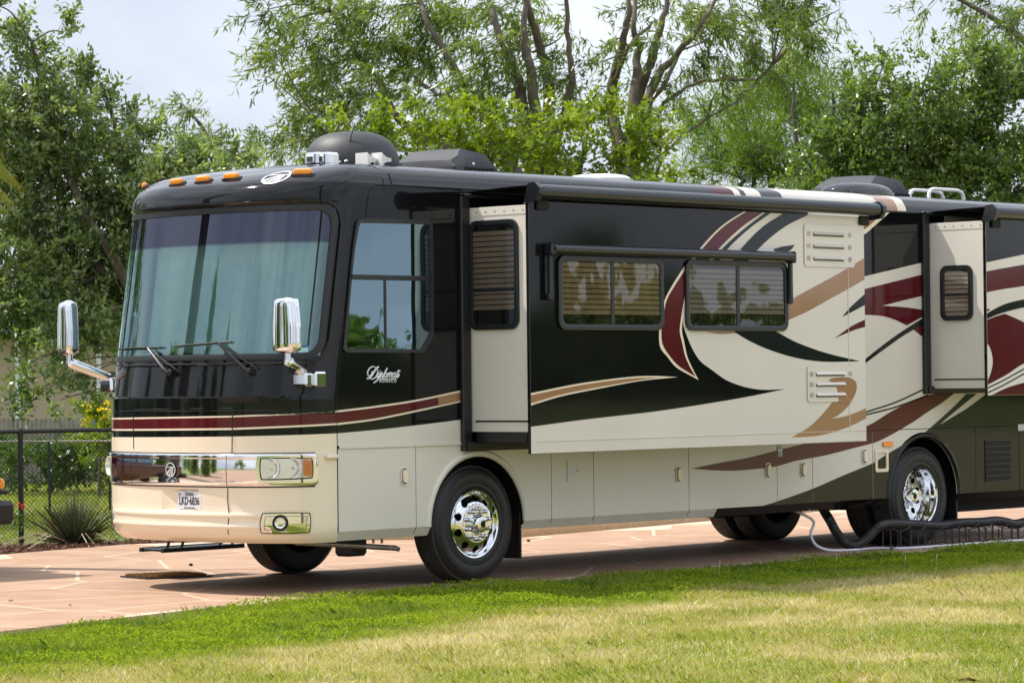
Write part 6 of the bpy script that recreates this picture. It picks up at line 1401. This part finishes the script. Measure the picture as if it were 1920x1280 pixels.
# 6. dark trees on the right
DK = [('dense dark green tree behind the rear air conditioner', 1600, 15, [(1600, 210, 60, 50, 60), (1560, 280, 60, 60, 80), (1640, 250, 60, 60, 80), (1610, 320, 80, 50, 110), (1540, 340, 60, 40, 60), (1680, 320, 60, 60, 90), (1650, 180, 50, 40, 24), (1640, 130, 34, 50, 12), (1600, 160, 34, 40, 10), (1660, 110, 30, 40, 9), (1700, 220, 50, 60, 60), (1730, 330, 50, 50, 60)]),
      ('tall dark green tree at the right edge with lighter top', 1840, 16, [(1760, 190, 50, 50, 50), (1740, 260, 60, 60, 80), (1820, 230, 70, 60, 90), (1890, 230, 70, 60, 90), (1800, 300, 70, 60, 110), (1870, 310, 80, 60, 120), (1920, 340, 60, 60, 80), (1760, 340, 60, 50, 80), (1790, 145, 50, 40, 40), (1850, 150, 60, 50, 60), (1910, 160, 50, 60, 60), (1720, 170, 34, 30, 14), (1745, 110, 20, 34, 6), (1830, 100, 40, 34, 20), (1820, 360, 90, 30, 80), (1960, 250, 60, 120, 60)])]
for lab, u0, sd_, L_ in DK:
    t = 53.0; T = Tree('leafy_tree', lab, at(u0, 900, t), M['barkdark'], M['lf_dark'], seed=sd_); T.base[2] = -.05; T.o.location = T.base
    for k in range(4): T.trunk([T.base, at(u0+(k-1.5)*25, 560, t), at(u0+(k-1.5)*60, 330, t), at(u0+(k-1.5)*75, 170, t)], .12, .02, 7, .04)
    bush(T, L_, t, .105, .052, 12, .42, 2.0, tint=(0, .8)); TOT += T.done()
# 7. hedge shrubs by the back lawn, with the yellow-flowering bush
t = 50.5
for lab, u0, sd_, L_ in (('rounded dark hedge shrub nearest the left picture edge', 20, 21, [(-30, 862, 50, 44, 50), (20, 862, 45, 42, 55), (50, 875, 40, 36, 45)]), ('bushy green hedge shrub in the middle behind the fence', 95, 22, [(90, 862, 45, 40, 60), (130, 864, 40, 42, 55), (80, 880, 40, 28, 40), (130, 880, 40, 28, 40)]), ('bushy green hedge shrub beside the motorhome nose', 190, 23, [(175, 865, 45, 42, 60), (215, 870, 45, 42, 50), (250, 865, 40, 45, 40)])):
    T = Tree('hedge_shrub', lab, at(u0, 910, t), M['bark'], M['lf_hedge'], 'shrub', sd_); T.base[2] = -.05; T.o.location = T.base; T.trunk([T.base, T.base+[0, 0, .6]], .04, .02)
    bush(T, L_, t, .085, .050, 9, .30, 1.5, tint=(0, .7)); TOT += T.done('foliage')
t = 48.5; T = Tree('flowering_bush', 'bright green bush with yellow flowers beside the motorhome nose', at(185, 920, t), M['bark'], M['lf_bush'], 'bush', 24); T.base[2] = -.05; T.o.location = T.base; T.trunk([T.base, at(188, 830, t), at(185, 775, t)], .03, .012)
bush(T, [(188, 775, 32, 22, 34), (198, 800, 34, 32, 40), (184, 830, 34, 34, 34), (200, 860, 30, 34, 26)], t, .10, .055, 9, .3, 1.2, tint=(.2, .8)); TOT += T.done('foliage')
r = np.random.default_rng(9); n = 130; fl = np.array([at(u, v, t-.5)-T.base for u, v in zip(np.repeat([168, 190, 160, 202, 178, 172, 182, 206, 165, 195], 13)+r.normal(0, 2.2, n), np.repeat([772, 766, 790, 758, 818, 782, 800, 770, 760, 785], 13)+r.normal(0, 2.2, n))])
leafcloud('flowers', fl+r.normal(0, .02, (n, 3)), unit(r.normal(size=(n, 3))), .05, .045, M['petal'], T.o)
# 8. spiky grass plant on the mulch, its red flower
p = onZ(140, 1021, -.03); G_ = thing('grass_plant', 'spiky grey-green tussock plant on the mulch in front of the fence', 'plant', tuple(p)); r = np.random.default_rng(10)
n = 620; a = r.uniform(0, 2*math.pi, n); e = np.abs(r.normal(0, .62, n)).clip(0, 1.4); L_ = r.uniform(.30, .76, n)*(1-.2*(e > .9)); V = []; F = []
d = np.stack([np.cos(a)*np.sin(e), np.sin(a)*np.sin(e), np.cos(e)], 1); b = np.stack([np.cos(a)*.08, np.sin(a)*.08, 0*a], 1)*r.random((n, 1)); s = unit(np.cross(d, [0, 0, 1.0]))*.0042; sag = (np.sin(e)*.20)[:, None]*np.array([0, 0, -1.0])
m1 = b+d*(L_*.5)[:, None]+sag*.25*L_[:, None]; tp = b+d*L_[:, None]+sag*L_[:, None]
V = np.stack([b-s, b+s, m1+s*.8, tp, m1-s*.8], 1).reshape(-1, 3); V[:, 2] = np.maximum(V[:, 2], .005)
fastmesh('blades', V, np.arange(5*n).reshape(n, 5), M['lf_sotol'], G_, tint=np.repeat(r.random(n)**1.3, 5))
mb = MB()
for k in range(14): q = r.normal(0, .22, 2); mb.tube([(q[0]*.3, q[1]*.3, .04), (q[0], q[1], .14), (q[0]*2, q[1]*2, .01)], .005, 5)
mb.build('dry_stalks', mat('dry_blade', (.42, .34, .24), .9), G_)
sp_ = onZ(20, 1010, -.03); G2 = thing('flowering_plant', 'small sprawling plant with a red flower beside the fence post', 'plant', tuple(p)); o2 = p
C_ = np.array([at(u, v, 33.6)-o2 for u, v in zip(r.uniform(22, 46, 140), r.uniform(958, 992, 140))]); leafcloud('leaves', C_, unit(r.normal(size=(140, 3))), .035, .02, M['lf_hedge'], G2)
C_ = np.array([at(u, v, 33.4)-o2 for u, v in zip(np.concatenate([r.normal(43, 3, 26), r.normal(35, 4, 12)]), np.concatenate([r.normal(949, 2.2, 26), r.normal(945, 1.5, 12)]))]); leafcloud('flower', C_, unit(r.normal(size=(38, 3))), .035, .012, M['redpetal'], G2)
mb = MB(); mb.tube(spline([at(70, 1000, 33.6)-o2, at(60, 965, 33.5)-o2, at(44, 950, 33.4)-o2], 6), .004, 4); mb.build('stem', M['bark'], G2)
# mulch bed and chips
mp_ = [(-8, 8.3), (-1.2, 7.05), (.3, 7.25), (2.4, 7.66), (3.35, 7.2), (4.5, 6.2), (5.2, 7.2), (3.4, 8.35), (1.7, 8.9), (-8, 11.6)]
mb = MB(); mb.poly([(x, y, -.035) for x, y in mp_], (0, 0, -.02)); mb.build('mulch_bed', M['mulch'], None, smooth=0, kind='structure')
n = 14000; x = r.uniform(-1.5, 4.6, n); y = r.uniform(7, 9.2, n); k = np.array([ptin(a_, b_, mp_) for a_, b_ in zip(x, y)]); x, y = x[k], y[k]; n = len(x)
leafcloud('mulch_chips', np.stack([x, y, -.03+.035*r.random(n)], 1), unit(np.stack([r.normal(0, 1, n), r.normal(0, 1, n), r.normal(0, .25, n)], 1)), r.uniform(.03, .09, n), .014, M['chip'], None, seed=2, kind='stuff')
# back lawn seen through the fence
blades(160000, 0, 30, 8.2, 34, 41, lambda x, y, r: .06*r.uniform(.6, 1.4, len(x)), .006, M['grass'], lambda x, y, r: infr(x, y, 40) & ((x-CAM[0])*_f[0]+(y-CAM[1])*_f[1] < 55) & ((x-CAM[0])*_r[0]+(y-CAM[1])*_r[1] < -3.0) & (y > fo[1]+(x-fo[0])*fd[1]/fd[0]+.15), lambda x, y, r: np.clip(.30+.25*vnoise(x, y, 1.5, 31)+r.normal(0, .06, len(x)), 0, 1), 'back_lawn', z0=-.055, kind='stuff')
# 9. palm just outside the left edge whose frond tips hang in
t = 30.0; pb = at(-230, 1040, t); pb[2] = -.05; PT = thing('palm_tree', 'palm at the left edge with yellow-tipped fronds hanging into view', 'palm', tuple(pb))
mb = MB(); tp = at(-210, 250, t)-pb; mb.tube(spline([(0, 0, 0), (.05, .02, tp[2]*.5), tp], 14), [.17-.03*(k/28)+.012*(k % 2) for k in range(29)], 12); mb.build('trunk', M['bark'], PT, smooth=30)
V, F_, Tn = [], [], []
for (u0, v0), (u1, v1), w_, n_ in (((-60, 270), (52, 362), .5, 7), ((-80, 300), (34, 390), .5, 7), ((-60, 230), (12, 300), .6, 5), ((-80, 190), (14, 190), .4, 4), ((-120, 320), (20, 400), .4, 5), ((-200, 200), (-300, 330), .6, 9), ((-210, 240), (-140, 100), .5, 9), ((-210, 240), (-330, 160), .5, 9)):
    a, b = at(u0, v0, t)-pb, at(u1, v1, t-.3)-pb
    mb_ = None; d_ = unit(b-a); s_ = unit(np.cross(d_, [0, 0, 1.0]))
    for q in np.linspace(-1, 1, n_):
        e = b+s_*q*.12*w_+_u*q*.16*w_-d_*abs(q)*.22*r.uniform(.4, 1.4); m_ = (a+e)/2+_u*q*.06; hw = _u*.020+s_*.008
        k = len(V); V += [a-hw*.6, a+hw*.6, m_+hw, e, m_-hw]; F_.append((k, k+1, k+2, k+3, k+4)); Tn += [.35, .35, .45, 1.0, .45]
fastmesh('fronds', np.array(V), np.array(F_), M['frond'], PT, tint=np.array(Tn))
print('leaves', TOT)
# 10. what the windshield and the glossy side mirror: palms and trees on the viewer's side of the drive
def far_palm(x, y, h, lab, sd_):
    r = np.random.default_rng(sd_); P = thing('palm_tree', lab, 'palm', (x, y, -.05)); mb = MB(); bx, by = r.normal(0, .5, 2); mb.tube(spline([(0, 0, 0), (bx*.4, by*.4, h*.55), (bx, by, h)], 6), [.50-.16*k/12 for k in range(13)], 8); mb.build('trunk', M['barkdark'], P)
    C_, D_, Lw = [], [], []
    for k in range(26):
        a, e = r.uniform(0, 6.28), r.uniform(-.7, .9)
        for q in np.linspace(.2, 1, 9):
            L_ = 1.7*q; C_.append((bx+math.cos(a)*math.cos(e)*L_, by+math.sin(a)*math.cos(e)*L_, h+math.sin(e)*L_-.5*q*q)); D_.append((math.cos(a+r.normal(0, .6)), math.sin(a+r.normal(0, .6)), -.7))
    leafcloud('fronds', np.array(C_), unit(np.array(D_)), .7, .12, M['lf_dark'], P)
for k, (x, y, h) in enumerate(((-11.2, 10.6, 13), (-6.2, -12, 14))): far_palm(x, y, h, ('palm ahead of the cab seen only as a dark streak in the windshield', 'palm on the lawn seen only as a dark streak at the windshield corner')[k], 50+k)
# reflected rays: far trees across the lawn, placed where the glossy side looks
def mirrored(u, t):
    d = ray(u, 707); return np.array([CAM[0]+t*d[0], 2*-.72-CAM[1]-t*d[1], -.05])
MIR = [('tallest tree far across the lawn', 1120, 13.0, 3.4), ('tree right of the tallest far across the lawn', 1180, 9.8, 3.4), ('rounded tree far across the lawn', 1235, 9.0, 4), ('low tree far across the lawn', 1290, 8.4, 3.5), ('small tree far across the lawn', 1380, 6.6, 4), ('broad tree far across the lawn', 1450, 7.2, 5), ('bushy tree far across the lawn', 1060, 9.0, 3.5), ('low bushy tree far across the lawn', 1000, 6.6, 4), ('tree at the near end of the far row', 700, 5.8, 4), ('first tree of the far row', 600, 6.6, 6), ('broad tree at the far end of the row', 1900, 10.5, 5), ('low tree towards the end of the far row', 1750, 7.5, 6), ('tree in the middle of the far row', 1580, 6.8, 6)]
for k, (lab, u, h, w_) in enumerate(MIR):
    T = Tree('leafy_tree', lab+', seen only in reflections', mirrored(u, 225+12*math.sin(k*2.3)), M['barkdark'], M['lf_dark'], seed=70+k, group='trees mirrored in the paintwork')
    T.trunk([T.base, T.base+[0, 0, h*.5]], .2, .1)
    for q in range(11): c = T.base+np.array([*(T.r.normal(0, w_*.36, 2)), h*T.r.uniform(.15, .86)]); T.clump(c, (w_*.5, w_*.5, h*.16), 70, 1.0, 8, .55, .40, twig=0, tuft=0)
    T.done()
for k, (lab, x, y, h, w_) in enumerate((('dark broad oak left of the picture beyond the fence', 2.0, 18, 9, 6), ('dark spreading oak further left beyond the fence', -5, 22, 9, 6))):
    T = Tree('oak_tree', lab+', seen only in the windshield', np.array((x, y, -.05)), M['barkdark'], M['lf_oak'], seed=120+k)
    T.trunk([T.base, T.base+[0, 0, h*.6]], .25, .1)
    for q in range(16): c = T.base+np.array([*(T.r.normal(0, w_*.26, 2)), h*T.r.uniform(.2, .85)]); T.clump(c, (w_*.27, w_*.27, h*.16), 90, .6, 9, .17, .10, tint=(0, .5), twig=0, tuft=0)
    T.done()
for k, (lab, x, y, h, w_) in enumerate((('tall tree ahead of the cab', -50, 60, 9, 8), ('broad tree ahead of the cab', -70, 40, 8, 9), ('tree to the left of the drive', -72, 10, 7, 7), ('tree at the end of the drive', -34, 56, 8, 8), ('tree across the road', -80, 70, 9, 10))):
    T = Tree('leafy_tree', lab+', seen only in reflections', np.array((x, y, -.05)), M['barkdark'], M['lf_dark'], seed=90+k, group='trees mirrored in the paintwork')
    T.trunk([T.base, T.base+[0, 0, h*.5]], .2, .1)
    for q in range(12): c = T.base+np.array([*(T.r.normal(0, w_*.30, 2)), h*T.r.uniform(.15, .85)]); T.clump(c, (w_*.32, w_*.32, h*.2), 70, .9, 8, .35, .25, twig=0, tuft=0)
    T.done()
for k, (lab, x, y, h) in enumerate((('tall narrow cypress ahead of the cab', -14, 10, 6.5), ('shorter narrow cypress ahead of the cab', -13, 14.5, 5.5), ('slim cypress beside the palms', -11, 17, 5.0), ('cypress by the road', -19, 9, 7), ('cypress third from the drive', -29, 24, 9), ('stout cypress far ahead', -40, 36, 11), ('slender cypress far ahead', -33, 40, 9), ('cypress close ahead of the cab', -12.5, 7, 4.5))):
    T = Tree('cypress_tree', lab+', seen only in reflections', np.array((x, y, -.05)), M['barkdark'], M['lf_dark'], seed=110+k); T.trunk([T.base, T.base+[0, 0, h*.9]], .12, .03)
    for q in range(16): z = h*(.05+.93*q/15); rr = .62*(1-(q/16)**1.6)+.08; T.clump(T.base+np.array([0, 0, z]), (rr, rr, h*.06), 60, .35, 8, .2, .09, up=1.2, twig=0, tuft=0)
    T.done()
hg = Tree('boundary_hedge', 'long dark hedge far across the lawn, seen only in reflections', mirrored(1200, 235), M['barkdark'], M['lf_dark'], 'hedge', seed=99)
for q in range(46): c = mirrored(560+q*34, 235)+[0, 0, 1.6]; hg.clump(c, (1.5, 1.2, 1.9), 60, .9, 8, .5, .4, twig=0, tuft=0)
hg.done('foliage')
